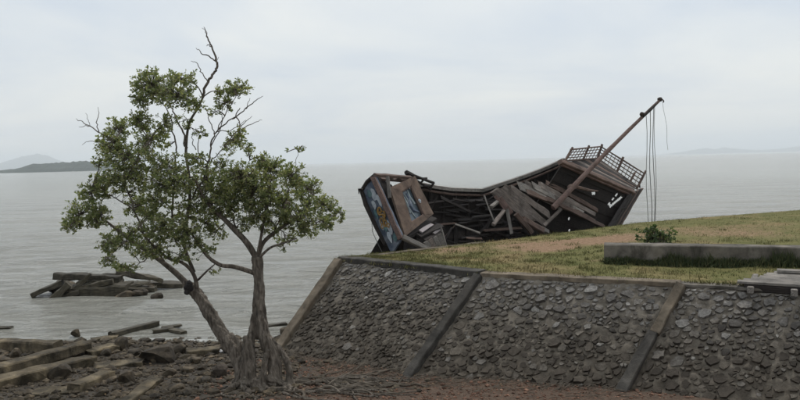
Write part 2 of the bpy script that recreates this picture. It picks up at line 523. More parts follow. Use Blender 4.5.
# ------------------------------------------------------------------ ground and sea
WATER_Y = 15.75
def beach_z(x, y):
    z = (WATER_Y + .25 * math.sin(x * .7) - y) * .055
    if y > WATER_Y: z = (WATER_Y - y) * .09
    z += .035 * fbm(x * .8, y * .8, 3) + .018 * fbm(x * 3.1, y * 3.1, 8) + .008 * fbm(x * 9, y * 9, 5, 2)
    if y < 9.5: z += 2.4 * sm(9.5, 1.0, y)
    return max(z, -3.0)
def axis(parts):
    out = []
    for a, b, n in parts:
        out += [lerp(a, b, i / n) for i in range(n)]
    return out + [parts[-1][1]]
def grid_obj(name, xs, ys, fz, m, attr=None, smooth=True, **kw):
    me = bpy.data.meshes.new(name)
    vs = [(x, y, fz(x, y)) for y in ys for x in xs]
    n = len(xs)
    fs = [(j*n + i, j*n + i + 1, (j+1)*n + i + 1, (j+1)*n + i) for j in range(len(ys) - 1) for i in range(n - 1)]
    me.from_pydata(vs, [], fs)
    if smooth: me.shade_smooth()
    me.materials.append(m)
    if attr:
        an, fn = attr
        at = me.attributes.new(an, 'FLOAT', 'POINT')
        at.data.foreach_set('value', [fn(x, y) for x, y, z in vs])
    o = bpy.data.objects.new(name, me)
    COL.objects.link(o)
    return tag(o, **kw)
def redness(x, y):
    return sm(-3.2, -.6, x + .6 * fbm(x, y, 2))
beach = grid_obj('beach', axis([(-60, -9, 30), (-9, 8, 230), (8, 60, 30)]), axis([(-8, 10.5, 24), (10.5, 16.6, 110), (16.6, 60, 40)]),
                 beach_z, M['beach'], ('red', redness), kind='structure')

def sea():
    rows, cols = 420, 260
    ys = [11.0 * (9400 / 11.0) ** (j / rows) for j in range(rows + 1)]
    vs = []
    comps = [(3.6, .055, .15), (2.3, .055, -.35), (1.5, .045, .42), (1.0, .034, -.1), (.75, .024, .3), (6.5, .05, -.12)]
    for j, y in enumerate(ys):
        step = y * .0162
        for i in range(cols + 1):
            x = (i / cols * 2 - 1) * (y + 10) * 1.0
            z = 0.0
            for k, (L, A, th) in enumerate(comps):
                f = sm(2.2, 5, L / step)
                if f <= 0: continue
                ph = 2 * math.pi / L * (x * math.sin(th) + y * math.cos(th)) + 2.2 * noise.noise(V((x * .35 / L, y * .35 / L, k * 9)))
                s_ = math.sin(ph)
                z += f * A * (s_ * .7 + .5 * (1 - abs(math.cos(ph * .5))) - .25)
            if y < 30: z *= lerp(.4, 1, sm(15, 21, y))
            vs.append((x, y, z))
    n = cols + 1
    fs = [(j*n + i, j*n + i + 1, (j+1)*n + i + 1, (j+1)*n + i) for j in range(rows) for i in range(cols)]
    mb = MB(); mb.v, mb.f = vs, fs
    return put('sea', mb, M['water'], smooth=True, kind='structure')
sea()

# far land: wooded island and two faint ranges
def ridge(name, d, pts, m, depth, amp, step_px, seed, **kw):
    mb = MB()
    xs = [p[0] for p in pts]; hs = [p[1] for p in pts]
    n = int((xs[-1] - xs[0]) / step_px)
    prof = [(-.5, 0), (-.42, .35), (-.25, .72), (0, 1), (.3, .7), (.5, 0)]
    for i in range(n + 1):
        px = lerp(xs[0], xs[-1], i / n)
        h = interp(px, xs, hs) * d / FPX
        x = (px - 400) / FPX * d
        h += amp * h * (fbm(px * .35, seed, 0, 5)) if h > 0 else 0
        for k, (o, q) in enumerate(prof):
            jz = amp * .5 * h * noise.noise(V((px * .9, k * 3.3, seed)))
            mb.v.append((x, d + o * depth, -1 + max(0, h * q + jz * q) + (0 if q else -1)))
    c = len(prof)
    mb.f = [(i*c + k, (i+1)*c + k, (i+1)*c + k + 1, i*c + k + 1) for i in range(n) for k in range(c - 1)]
    return put(name, mb, m, smooth=False, **kw)
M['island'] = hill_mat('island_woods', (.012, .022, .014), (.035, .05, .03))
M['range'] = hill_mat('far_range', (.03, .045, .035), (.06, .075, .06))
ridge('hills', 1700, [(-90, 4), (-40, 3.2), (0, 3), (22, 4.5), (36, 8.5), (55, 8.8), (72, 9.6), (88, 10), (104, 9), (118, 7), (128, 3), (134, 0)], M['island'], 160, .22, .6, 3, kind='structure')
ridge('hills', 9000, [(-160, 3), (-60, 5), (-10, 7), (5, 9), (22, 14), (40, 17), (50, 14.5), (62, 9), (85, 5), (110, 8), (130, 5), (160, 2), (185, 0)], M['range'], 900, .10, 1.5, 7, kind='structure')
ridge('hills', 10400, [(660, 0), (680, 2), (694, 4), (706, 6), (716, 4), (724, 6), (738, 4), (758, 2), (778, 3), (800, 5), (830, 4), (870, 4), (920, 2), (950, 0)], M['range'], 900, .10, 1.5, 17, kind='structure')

# the air: thin sea haze over everything
def haze():
    mb = MB()
    x0, x1, y0, y1, z0, z1 = -12000, 12000, -300, 11600, -5, 235
    vs = [(x, y, z) for z in (z0, z1) for y in (y0, y1) for x in (x0, x1)]
    mb.add(vs, [(0, 2, 3, 1), (4, 5, 7, 6), (0, 1, 5, 4), (1, 3, 7, 5), (3, 2, 6, 7), (2, 0, 4, 6)])
    m = bpy.data.materials.new('haze_air')
    m.use_nodes = True
    t = m.node_tree
    t.nodes.clear()
    p = N(t, 'ShaderNodeVolumePrincipled', Density=.0002, Anisotropy=.2)
    p.inputs['Color'].default_value = (.90, .955, 1.0, 1)
    o = N(t, 'ShaderNodeOutputMaterial')
    t.links.new(p.outputs[0], o.inputs['Volume'])
    return put('haze', mb, m, kind='stuff')
haze()

# ------------------------------------------------------------------ seawall
ZT = 1.75
TOPS = [G(340, 260, ZT), G(480, 275, ZT), G(680, 285, ZT), G(800, 292, ZT)]
TOPS.append(TOPS[3] + (TOPS[3] - TOPS[2]).normalized() * 7)
SL = V((-1.30, -1.12, 0))
BOTS = [G(276, 353, 0.0), G(408, 378, .15), G(619, 397, .2)]
BOTS += [TOPS[3] + SL + V((0, 0, .2 - ZT)), TOPS[4] + SL + V((0, 0, .2 - ZT))]
for b_ in BOTS: pass
BOTS = [t + (b - t) * 1.12 for t, b in zip(TOPS, BOTS)]        # carried on below the beach
FARS = [G(340, 259.3, ZT), G(365, 255.5, ZT), G(480, 243, ZT), G(560, 233, ZT), G(640, 222.5, ZT), G(720, 216, ZT), G(800, 210, ZT)]
FARS.append(FARS[-1] + (FARS[-1] - FARS[-3]).normalized() * 12)
def wallP(t, v):                         # t runs along the panels, v up the slope
    i = min(int(t), len(TOPS) - 2)
    f = t - i
    return lerp(lerp(BOTS[i], BOTS[i + 1], f), lerp(TOPS[i], TOPS[i + 1], f), v)
def wallN(t):
    e = .02
    t = min(t, len(TOPS) - 1 - 2 * e)
    n = (wallP(t + e, .5) - wallP(t, .5)).cross(wallP(t, .9) - wallP(t, .1)).normalized()
    return n if n.z > 0 else -n
WALL = empty('seawall', lerp(TOPS[1], BOTS[1], .5), 'sloping rubble stone seawall with concrete ribs below the lawn', 'seawall')
def wall_core():
    mb = MB()
    n, k = 300, 72
    for j in range(k + 1):
        for i in range(n + 1):
            t, v = 4.0 * i / n, j / k
            p = wallP(min(t, 3.9999), v)
            mb.v.append(tuple(p + wallN(t) * (.022 * fbm(p.x * 1.7, p.y * 1.7, p.z * 1.7) + .034 * fbm(p.x * 9, p.y * 9, p.z * 9) - .016)))
    c = n + 1
    mb.f = [(j*c + i, j*c + i + 1, (j+1)*c + i + 1, (j+1)*c + i) for j in range(k) for i in range(n)]
    # the seaward return of the same wall, round the corner
    out = V((-.75, .55, 0))
    b = len(mb.v)
    for i, p in enumerate(FARS):
        q = BOTS[0] if i == 0 else p + out * (1.3 if i < 3 else 1.2) + V((0, 0, -ZT - .35))
        mb.v += [tuple(p + V((0, 0, -.02))), tuple(q)]
    mb.f += [(b + 2*i, b + 2*i + 2, b + 2*i + 3, b + 2*i + 1) for i in range(len(FARS) - 1)]
    return put('mortar_face', mb, M['mortar'], WALL, smooth=True)
wall_core()
def rib_bar(name, t, v0, v1, w, h, m, off=0.0, jit=.012, seg=14):
    n = wallN(max(t - .05, 0)) + wallN(min(t + .05, 3.9))
    n.normalize()
    return bar(name, wallP(t, v0) + n * off, wallP(t, v1) + n * off, w, h, m, WALL, up=n, seg=seg, jit=jit, bev=.1)
rib_bar('corner_beam', 0.0, -.02, .992, .25, .16, M['concrete_tan'], .01, .022, 30)
rib_bar('concrete_rib', 1.0, 0, .985, .17, .15, M['concrete_dark'], .02, .018, 30)
rib_bar('concrete_rib', 2.0, 0, .60, .17, .15, M['concrete_dark'], .02, .018, 20)
r2 = rib_bar('concrete_rib', 2.015, .585, .99, .155, .12, M['concrete_tan'], .04, .018, 16)
r2['label'] = 'pale upper length of the right concrete rib'
def coping(i, h, m):
    a, b = TOPS[i] + V((0, 0, .0)), TOPS[i + 1] + V((0, 0, .0))
    off = V((.06, .11, 0))
    return bar('coping', a + off, b + off, .30, h, m, WALL, seg=24, jit=.012, bev=.12)
coping(0, .15, M['concrete_dark'])
coping(1, .09, M['concrete_tan'])
coping(2, .05, M['concrete'])
coping(3, .05, M['concrete'])
bar('coping', FARS[0] + V((.1, 0, 0)), FARS[2] + V((.08, 0, 0)), .2, .06, M['concrete_tan'], WALL, seg=20, jit=.01)

def clip(poly, n, d):                    # keep the side n.p <= d
    out = []
    for i in range(len(poly)):
        p, q = poly[i], poly[(i + 1) % len(poly)]
        a, b = p[0]*n[0] + p[1]*n[1] - d, q[0]*n[0] + q[1]*n[1] - d
        if a <= 0: out.append(p)
        if (a < 0) != (b < 0) and a != b:
            f = a / (a - b)
            out.append((p[0] + (q[0] - p[0])*f, p[1] + (q[1] - p[1])*f))
    return out
def wall_stones():
    R = random.Random(4)
    stones = []
    for panel in range(4):
        LL = (wallP(panel + .999, .55) - wallP(panel, .55)).length
        if panel == 3: LL_use = LL * .6
        else: LL_use = LL
        HH = (wallP(panel + .5, 1) - wallP(panel + .5, 0)).length
        x0, x1, y0, y1 = (.17 if panel == 0 else .03 if panel == 3 else .13), LL_use - (.0 if panel == 2 else .13), .02 * HH, HH - .07
        seeds = []
        def okay(x, y, r):
            return all((x - q[0])**2 + (y - q[1])**2 > ((r + q[2]) * .93) ** 2 for q in seeds)
        for r0, r1, n in ((.085, .125, 60), (.055, .085, 500), (.038, .055, 2200), (.024, .038, 3200)):
            for _ in range(n):
                x, y, r = R.uniform(x0, x1), R.uniform(y0, y1), R.uniform(r0, r1)
                if panel == 0: r *= .9
                if okay(x, y * 1.0, r): seeds.append((x, y, r))
        for i, (x, y, r) in enumerate(seeds):
            if R.random() < .10 and r < .08: continue
            poly = [(x0, y0), (x1, y0), (x1, y1), (x0, y1)]
            for j, (u, v, q) in enumerate(seeds):
                if i == j or abs(u - x) > .6 or abs(v - y) > .6: continue
                nx, ny = u - x, v - y
                dd = nx*nx + ny*ny
                m = .5 * (1 + (r*r - q*q) / dd)
                poly = clip(poly, (nx, ny), nx * (x + nx*m) + ny * (y + ny*m))
                if len(poly) < 3: break
            if len(poly) < 3: continue
            cx, cy = sum(p[0] for p in poly) / len(poly), sum(p[1] for p in poly) / len(poly)
            ext = max(math.hypot(p[0] - cx, p[1] - cy) for p in poly)
            lim = r * 1.75
            gap = R.uniform(.006, .016)
            k = R.uniform(.82, 1.0)
            ring = []
            for a_, b_ in zip(poly, poly[1:] + poly[:1]):
                e = math.hypot(b_[0] - a_[0], b_[1] - a_[1])
                for f in ((.12, .55) if e > .06 else (.35,)):
                    p = (lerp(a_[0], b_[0], f) - cx, lerp(a_[1], b_[1], f) - cy)
                    d = math.hypot(*p)
                    t = max(.3, min(lim, d - gap) / max(d, 1e-4)) * k * (1 + .24 * R.uniform(-1, 1))
                    ring.append((p[0] * t * 1.06 + p[1] * t * .10, p[1] * t * .90 + p[0] * t * .10))
            if len(ring) > 12: ring = ring[::2] if len(ring) > 16 else ring[:12] if False else [q for i_, q in enumerate(ring) if i_ % 4 != 3]
            if len(ring) < 4: continue
            t = panel + cx / LL
            v = cy / HH
            p = wallP(min(t, 3.99), v)
            if p.z < -.03: continue
            stones.append((t, v, p, ring, r, min(ext, lim)))
    stones.sort(key=lambda q: (q[0] < 3.06 and q[2].z > .15, q[5] / q[2].y), reverse=True)
    fill = MB()
    for i, (t, v, p, ring, r, ext) in enumerate(stones):
        n = wallN(min(t, 3.9))
        ax = (wallP(min(t, 3.98) + .01, v) - wallP(min(t, 3.98), v)).normalized()
        y = n.cross(ax)
        if y.z < 0: y = -y
        h = R.uniform(-.002, .024) * (r / .06) ** .5
        tx, ty = R.uniform(-.4, .4), R.uniform(-.3, .5)
        vs, m = [], len(ring)
        ins = R.uniform(.84, .95)
        for (a, b) in ring: vs.append(ax * a + y * b - n * .07)
        for (a, b) in ring:
            q = ins * R.uniform(.92, 1.06)
            vs.append(ax * a * q + y * b * q + n * (h * R.uniform(.75, 1.1) + (tx * a + ty * -b) * .5))
        vs.append(ax * R.uniform(-.2, .2) * r + y * R.uniform(-.2, .2) * r + n * h * R.uniform(.85, 1.15))
        fs = [(j, (j+1) % m, m + (j+1) % m, m + j) for j in range(m)] + [(m + j, m + (j+1) % m, 2*m) for j in range(m)]
        if (ax.cross(y)).dot(n) < 0: fs = [f[::-1] for f in fs]
        if i < 300:
            mb = MB(); mb.add(vs, fs)
            o = bpy.data.objects.new('stone', mesh_from('stone', mb, M['stone']))
            COL.objects.link(o)
            o.parent = WALL
            o.location = p - WALL.location
        else:
            fill.add([p + q for q in vs], fs)
    put('small_stones', fill, M['stone'], WALL, kind='stuff')
    return len(stones)
NST = wall_stones()
print('stones', NST)

# ------------------------------------------------------------------ lawn
def poly_at(P, ts, t):
    return V((interp(t, ts, [p.x for p in P]), interp(t, ts, [p.y for p in P]), interp(t, ts, [p.z for p in P])))
NT, FT = [0, .28, .56, .72, 1], [0, .05, .28, .42, .56, .64, .72, 1]
DIRT = [(585, 243, .55, 1.0), (612, 240, .5, .9), (560, 249, .35, .7), (536, 251, .4, .55), (630, 236, .5, .5), (700, 236, .8, .34), (760, 234, .8, .38), (800, 240, .7, .3),
        (520, 246, .4, .4), (450, 250, .4, .35), (480, 250, .9, .32), (440, 254, .6, .3), (540, 243, .9, .36), (650, 231, .9, .36), (720, 229, 1.1, .34), (780, 225, 1.2, .3), (598, 262, .25, .5), (735, 284, .3, .5), (590, 279, .25, .4)]
DIRTW = [(G(px, py, ZT), r, a) for px, py, r, a in DIRT]
def dirt(x, y):
    s = 0
    for p, r, a in DIRTW:
        d2 = ((x - p.x) ** 2 * .5 + (y - p.y) ** 2 * .9) / (r * r)
        if d2 < 9: s += a * math.exp(-d2 * .7)
    return min(1, s)
def lawn_z(x, y):
    return ZT + .02 + .03 * fbm(x * .5, y * .5, 6) + .012 * fbm(x * 3, y * 3, 1)
def lawn():
    nu, nv = 170, 80
    vs = []
    for j in range(nv + 1):
        for i in range(nu + 1):
            p = lerp(poly_at(TOPS, NT, i / nu), poly_at(FARS, FT, i / nu), j / nv)
            e = min(1, min(j, nv - j) / 3)
            vs.append((p.x, p.y, lerp(ZT + .0, lawn_z(p.x, p.y), e)))
    c = nu + 1
    mb = MB(); mb.v = vs
    mb.f = [(j*c + i, j*c + i + 1, (j+1)*c + i + 1, (j+1)*c + i) for j in range(nv) for i in range(nu)]
    o = put('lawn', mb, M['lawn'], smooth=True, kind='structure')
    at = o.data.attributes.new('dirt', 'FLOAT', 'POINT')
    at.data.foreach_set('value', [dirt(x, y) for x, y, z in vs])
    # turf blades
    R = random.Random(8)
    b = MB()
    cnt = 0
    while cnt < 85000:
        t, s = R.random() ** 1.1 * .93, R.random()
        p = lerp(poly_at(TOPS, NT, t), poly_at(FARS, FT, t), s)
        cl = .5 + .9 * fbm(p.x * 2.2, p.y * 2.2, 11, 3)
        if R.random() > cl or R.random() < dirt(p.x, p.y) * 1.15: cnt += 1; continue
        if s < .012: continue
        h = R.uniform(.02, .055) * (.7 + .6 * max(0, cl))
        a = R.uniform(0, 6.28)
        wd = R.uniform(.006, .011)
        q = V((math.cos(a) * wd, math.sin(a) * wd, 0))
        z0 = lawn_z(p.x, p.y) - .008
        base = V((p.x, p.y, z0))
        tip = base + V((R.gauss(0, .022), R.gauss(0, .022), h))
        b.add((base - q, base + q, tip), ((0, 1, 2),))
        cnt += 1
    for i in range(420):
        t, q_ = R.random() * .8, R.random() ** 1.4 * .97 + .015
        c = lerp(poly_at(TOPS, NT, t), poly_at(FARS, FT, t), q_)
        if R.random() < dirt(c.x, c.y): continue
        rad, hh = R.uniform(.03, .13), R.uniform(.04, .10)
        for k in range(R.randint(14, 34)):
            x, y = c.x + R.gauss(0, rad), c.y + R.gauss(0, rad)
            a = R.uniform(0, 6.28); wd = R.uniform(.006, .012)
            q = V((math.cos(a) * wd, math.sin(a) * wd, 0))
            base = V((x, y, lawn_z(x, y) - .01))
            b.add((base - q, base + q, base + V((R.gauss(0, .03), R.gauss(0, .03), hh * R.uniform(.5, 1.2)))), ((0, 1, 2),))
    for i in range(2600):                    # blades hanging over the wall top
        t = .03 + R.random() * .77
        c = poly_at(TOPS, NT, t)
        if fbm(c.x * 1.6, c.y * 1.6, 3) < R.uniform(-.25, .35): continue
        base = c + V((R.uniform(.0, .16), R.uniform(.05, .26), .025))
        a = R.uniform(0, 6.28); wd = R.uniform(.005, .010)
        q = V((math.cos(a) * wd, math.sin(a) * wd, 0))
        b.add((base - q, base + q, base + V((R.gauss(-.02, .03), R.gauss(-.03, .03), R.uniform(.03, .09)))), ((0, 1, 2),))
    put('grass', b, M['blade'], kind='stuff')
lawn()

# low concrete wall on the lawn, with rank grass along its foot
KA, KB = G(604, 264.6, ZT), G(800, 268.7, ZT)
kd = (KB - KA).normalized()
kn = V((-kd.y, kd.x, 0))
if kn.y < 0: kn = -kn
KB2 = KA + kd * 12
KERB = empty('low_wall', KA, 'long low weathered concrete wall lying along the lawn', 'wall')
bar('wall_body', KA + kn * .2 + V((0, 0, .205)), KB2 + kn * .2 + V((0, 0, .17)), .40, .43, M['concrete'], KERB, seg=40, jit=.014, bev=.05)
def tall_grass():
    R = random.Random(21)
    b = MB()
    for i in range(8500):
        s = R.uniform(.02, 7.5)
        off = abs(R.gauss(0, .07))
        p = KA + kd * s - kn * (.0 + off)
        z0 = lawn_z(p.x, p.y) - .01
        hh = (.18 + .16 * sm(-.3, .5, fbm(s * 1.7, 4, 0))) * R.uniform(.5, 1.15) * (1 - min(.7, off * 3.2)) * (.75 if s < 1 else 1.0)
        a = R.uniform(0, 6.28); wd = R.uniform(.006, .012)
        q = V((math.cos(a) * wd, math.sin(a) * wd, 0))
        base = V((p.x, p.y, z0))
        mid = base + V((R.gauss(0, .02), R.gauss(0, .02), hh * .6))
        tip = mid + V((R.gauss(0, .045), R.gauss(0, .045), hh * .45))
        b.add((base - q, base + q, mid + q * .7, mid - q * .7, tip), ((0, 1, 2, 3), (3, 2, 4)))
    put('grass', b, M['blade_dark'], kind='stuff')
tall_grass()

# wooden platform at the wall's edge
def platform():
    zt = ZT + .12
    a, b = G(736, 281.2, zt), G(828, 286.6, zt)
    c0 = G(759, 270.6, zt)
    ex = (b - a).normalized()
    ey = V((-ex.y, ex.x, 0))
    if ey.y < 0: ey = -ey
    root = empty('wooden_platform', a, 'weathered grey wooden platform overhanging the seawall edge', 'platform')
    n, wd = 7, .19
    for i in range(n):
        o = ey * (wd * (i + .5))
        sk = .22 * (i + .5) * .19 / .19 * .35
        bar('plank', a + o + ex * (sk + random.uniform(-.03, .05)) + V((0, 0, -.02)), a + o + ex * 4.2 + V((0, 0, -.02)), wd - .014, .045, M['wood_grey'], root, seg=14, jit=.006, ragged=.02)
    bar('edge_beam', a + ex * .12 + ey * .03 + V((0, 0, -.105)), a + ex * 4.2 + ey * .03 + V((0, 0, -.105)), .07, .11, M['wood_dark'], root, seg=10, jit=.006)
    for k in range(4):
        q = a + ex * (.22 + .62 * k)
        bar('joist', q - ey * .13 + V((0, 0, -.115)), q + ey * 1.3 + V((0, 0, -.115)), .10, .10, M['wood_grey'], root, seg=5, jit=.008)
    # loose board lying along the back of the deck
    q = G(777, 270.5, zt + .04)
    bar('loose_board', q + V((0, 0, .0)), q + ex * 2.6 + ey * .05, .2, .05, M['wood_grey'], None, seg=8, jit=.006,
        label='loose grey board lying along the back of the wooden platform', cat='board')
platform()

# ------------------------------------------------------------------ shrub behind the low wall
def leaf(b, p, d, n, L, W, fold=.25):
    s = d.cross(n).normalized()
    n = s.cross(d).normalized()
    m1, m2 = p + d * L * .45, p + d * L * .8
    b.add((p, m1 + s * W * .42 + n * W * fold, m2 + s * W * .5 + n * W * fold, p + d * L, m2 - s * W * .5 + n * W * fold, m1 - s * W * .42 + n * W * fold, m1 - n * 0, m2 - n * 0),
          ((0, 6, 1), (1, 6, 7, 2), (2, 7, 3), (0, 5, 6), (5, 4, 7, 6), (4, 3, 7)))
def rosette(b, R, p, axis_, L, k):
    ax = axis_.normalized()
    o = ax.orthogonal().normalized()
    q = ax.cross(o)
    for i in range(k):
        an = i * 2.4 + R.uniform(-.4, .4)
        el = R.uniform(.15, 1.15)
        d = (o * math.cos(an) + q * math.sin(an)) * math.cos(el) + ax * math.sin(el)
        d.normalize()
        l_ = L * R.uniform(.65, 1.15)
        leaf(b, p - ax * R.uniform(0, .05), d, (ax + V((R.gauss(0, .3), R.gauss(0, .3), R.gauss(0, .3)))).normalized(), l_, l_ * R.uniform(.42, .56))
def shrub():
    R = random.Random(31)
    base = G(656, 246.5, ZT) + kn * .35
    root = empty('shrub', base, 'small bushy green shrub growing behind the low concrete wall', 'shrub')
    st, lf = MB(), MB()
    d0 = base.y
    for i in range(64):
        px, py = R.gauss(654, 6.5), R.uniform(229, 243)
        if i < 7: px, py = R.uniform(650, 657), R.uniform(226, 231)
        if 7 <= i < 20: px, py = R.uniform(664, 677), 228 + (R.random() * 16)
        tip = U(px, py, d0 + R.uniform(-.22, .3))
        s = base + V((R.gauss(0, .06), R.gauss(0, .06), 0))
        mid = lerp(s, tip, .6) + V((0, 0, .06))
        st.tube([s, mid, tip], [.010, .006, .003], 4)
        ax = (tip - mid).normalized() + V((0, 0, .5))
        rosette(lf, R, tip, ax, .095, R.randint(6, 9))
        rosette(lf, R, lerp(mid, tip, .5), ax, .085, 5)
    put('stems', st, M['twig'], root)
    put('foliage', lf, M['shrub_leaf'], root)
shrub()
M['wood_char'] = simple('smoky_wood', (.022, .019, .018), (.042, .037, .035), (.075, .066, .062), 2.5, G_, .85, .6, 6)
# ------------------------------------------------------------------ the wreck
def shipD(px): return interp(px, [350, 365, 480, 560, 640, 700], [17.9, 18.2, 20.3, 22.4, 25.0, 26.8])
def S(px, py, o=0.0): return U(px, py, shipD(px) + o)
SHIP = empty('shipwreck', S(500, 262, .8), 'large dark wooden sailing ship wrecked on its side beyond the lawn', 'shipwreck')
FACE = V((-.25, -.8, .55)).normalized()
def sb(name, a, b, w, h, m, oa=0.0, ob=None, parent=None, up=FACE, **kw):      # board between two pixels of the wreck
    return bar(name, S(a[0], a[1], oa), S(b[0], b[1], oa if ob is None else ob), w, h, M[m], parent or SHIP, up=up, **kw)
def splate(name, q, o, th, m, nu=8, nv=6, jit=.01, keep=None, parent=None, **kw):
    mb = MB()
    mb.plate(*[S(p[0], p[1], oo) for p, oo in zip(q, o)], th, nu, nv, jit, random.uniform(0, 50), keep)
    return put(name, mb, M[m], parent or SHIP, **kw)

GX = [352, 366, 385, 418, 430, 450, 470, 482, 495, 510, 525, 540, 552, 566]
GY = [236, 226, 206, 184, 187, 190, 191, 191.5, 187, 182, 177, 171, 166, 159.5]
def hullP(px, v, out=0.0):
    top = interp(px, GX, GY)
    py = lerp(top, 292, v)
    o = lerp(2.1, -.1, v) + .75 * math.sin(math.pi * v) + out
    return S(px, py, o)
def hull():
    R = random.Random(5)
    nst = 15
    for k in range(nst):
        v0, v1 = k / nst, (k + 1) / nst + .012
        cuts = [392 if k < 9 else 372]
        x = cuts[0]
        while x < 566:
            x = min(566, x + R.uniform(38, 80)); cuts.append(x)
        if k == 4: cuts = [392, 520, 566]
        for a, b in zip(cuts, cuts[1:]):
            mb = MB()
            n = max(4, int((b - a) / 5))
            a2 = a + (3.2 if (k == 4 and a > 440 and a < 450) else -.4)
            sh = R.uniform(-.015, .02) + (.03 if k % 2 else -.03)
            dv = R.uniform(-.004, .004)
            f, bk = [], []
            for i in range(n + 1):
                px = lerp(a2, b, i / n)
                for v in (v0 + (dv * i / n), v1 + dv * i / n):
                    f.append(hullP(px, v, sh)); bk.append(hullP(px, v, sh + .09))
            K = len(f)
            fs = []
            for i in range(n):
                q = (2*i, 2*i + 2, 2*i + 3, 2*i + 1)
                fs += [q, tuple(K + j for j in q[::-1]), (2*i, K + 2*i, K + 2*i + 2, 2*i + 2), (2*i + 1, 2*i + 3, K + 2*i + 3, K + 2*i + 1)]
            fs += [(0, 1, K + 1, K), (2*n, K + 2*n, K + 2*n + 1, 2*n + 1)]
            mb.add(f + bk, fs)
            put('hull_plank', mb, M['wood_dark'], SHIP)
    # frames (ribs of the hull) standing proud of the planking
    for px in range(404, 566, 13):
        mb = MB()
        mb.tube([hullP(px + 1.5 * math.sin(px), v / 9 * .97 + .02, -.07) for v in range(10)], .06, 6, rough=.3, seed=px)
        put('hull_frame', mb, M['wood_dark'], SHIP)
    # gunwale rail in two lengths meeting at the knee
    for xs in ((414, 424, 436, 452, 468, 482.5), (482, 495, 510, 525, 540, 552, 564)):
        mb = MB()
        pts = [hullP(x, 0, -.02) + V((0, 0, .03)) for x in xs]
        up = V((0, 0, 1))
        vs = []
        for i, p in enumerate(pts):
            for (dy, dz) in ((-.13, -.055), (-.13, .045), (.16, .055), (.16, -.045)):
                vs.append(p + V((0, dy, dz + .012 * noise.noise(p * 3 + V((dy, dz, 0))))))
        fs = [(4*i + j, 4*i + (j+1) % 4, 4*i + 4 + (j+1) % 4, 4*i + 4 + j) for i in range(len(pts) - 1) for j in range(4)]
        fs += [(3, 2, 1, 0), tuple(4 * (len(pts) - 1) + j for j in range(4))]
        mb.add(vs, fs)
        put('gunwale_rail', mb, M['wood_grey'], SHIP)
        mb = MB()
        mb.tube([p + V((0, -.1, -.16)) for p in pts], .04, 6, rough=.2)
        put('rubbing_strake', mb, M['wood_brown'], SHIP)
hull()

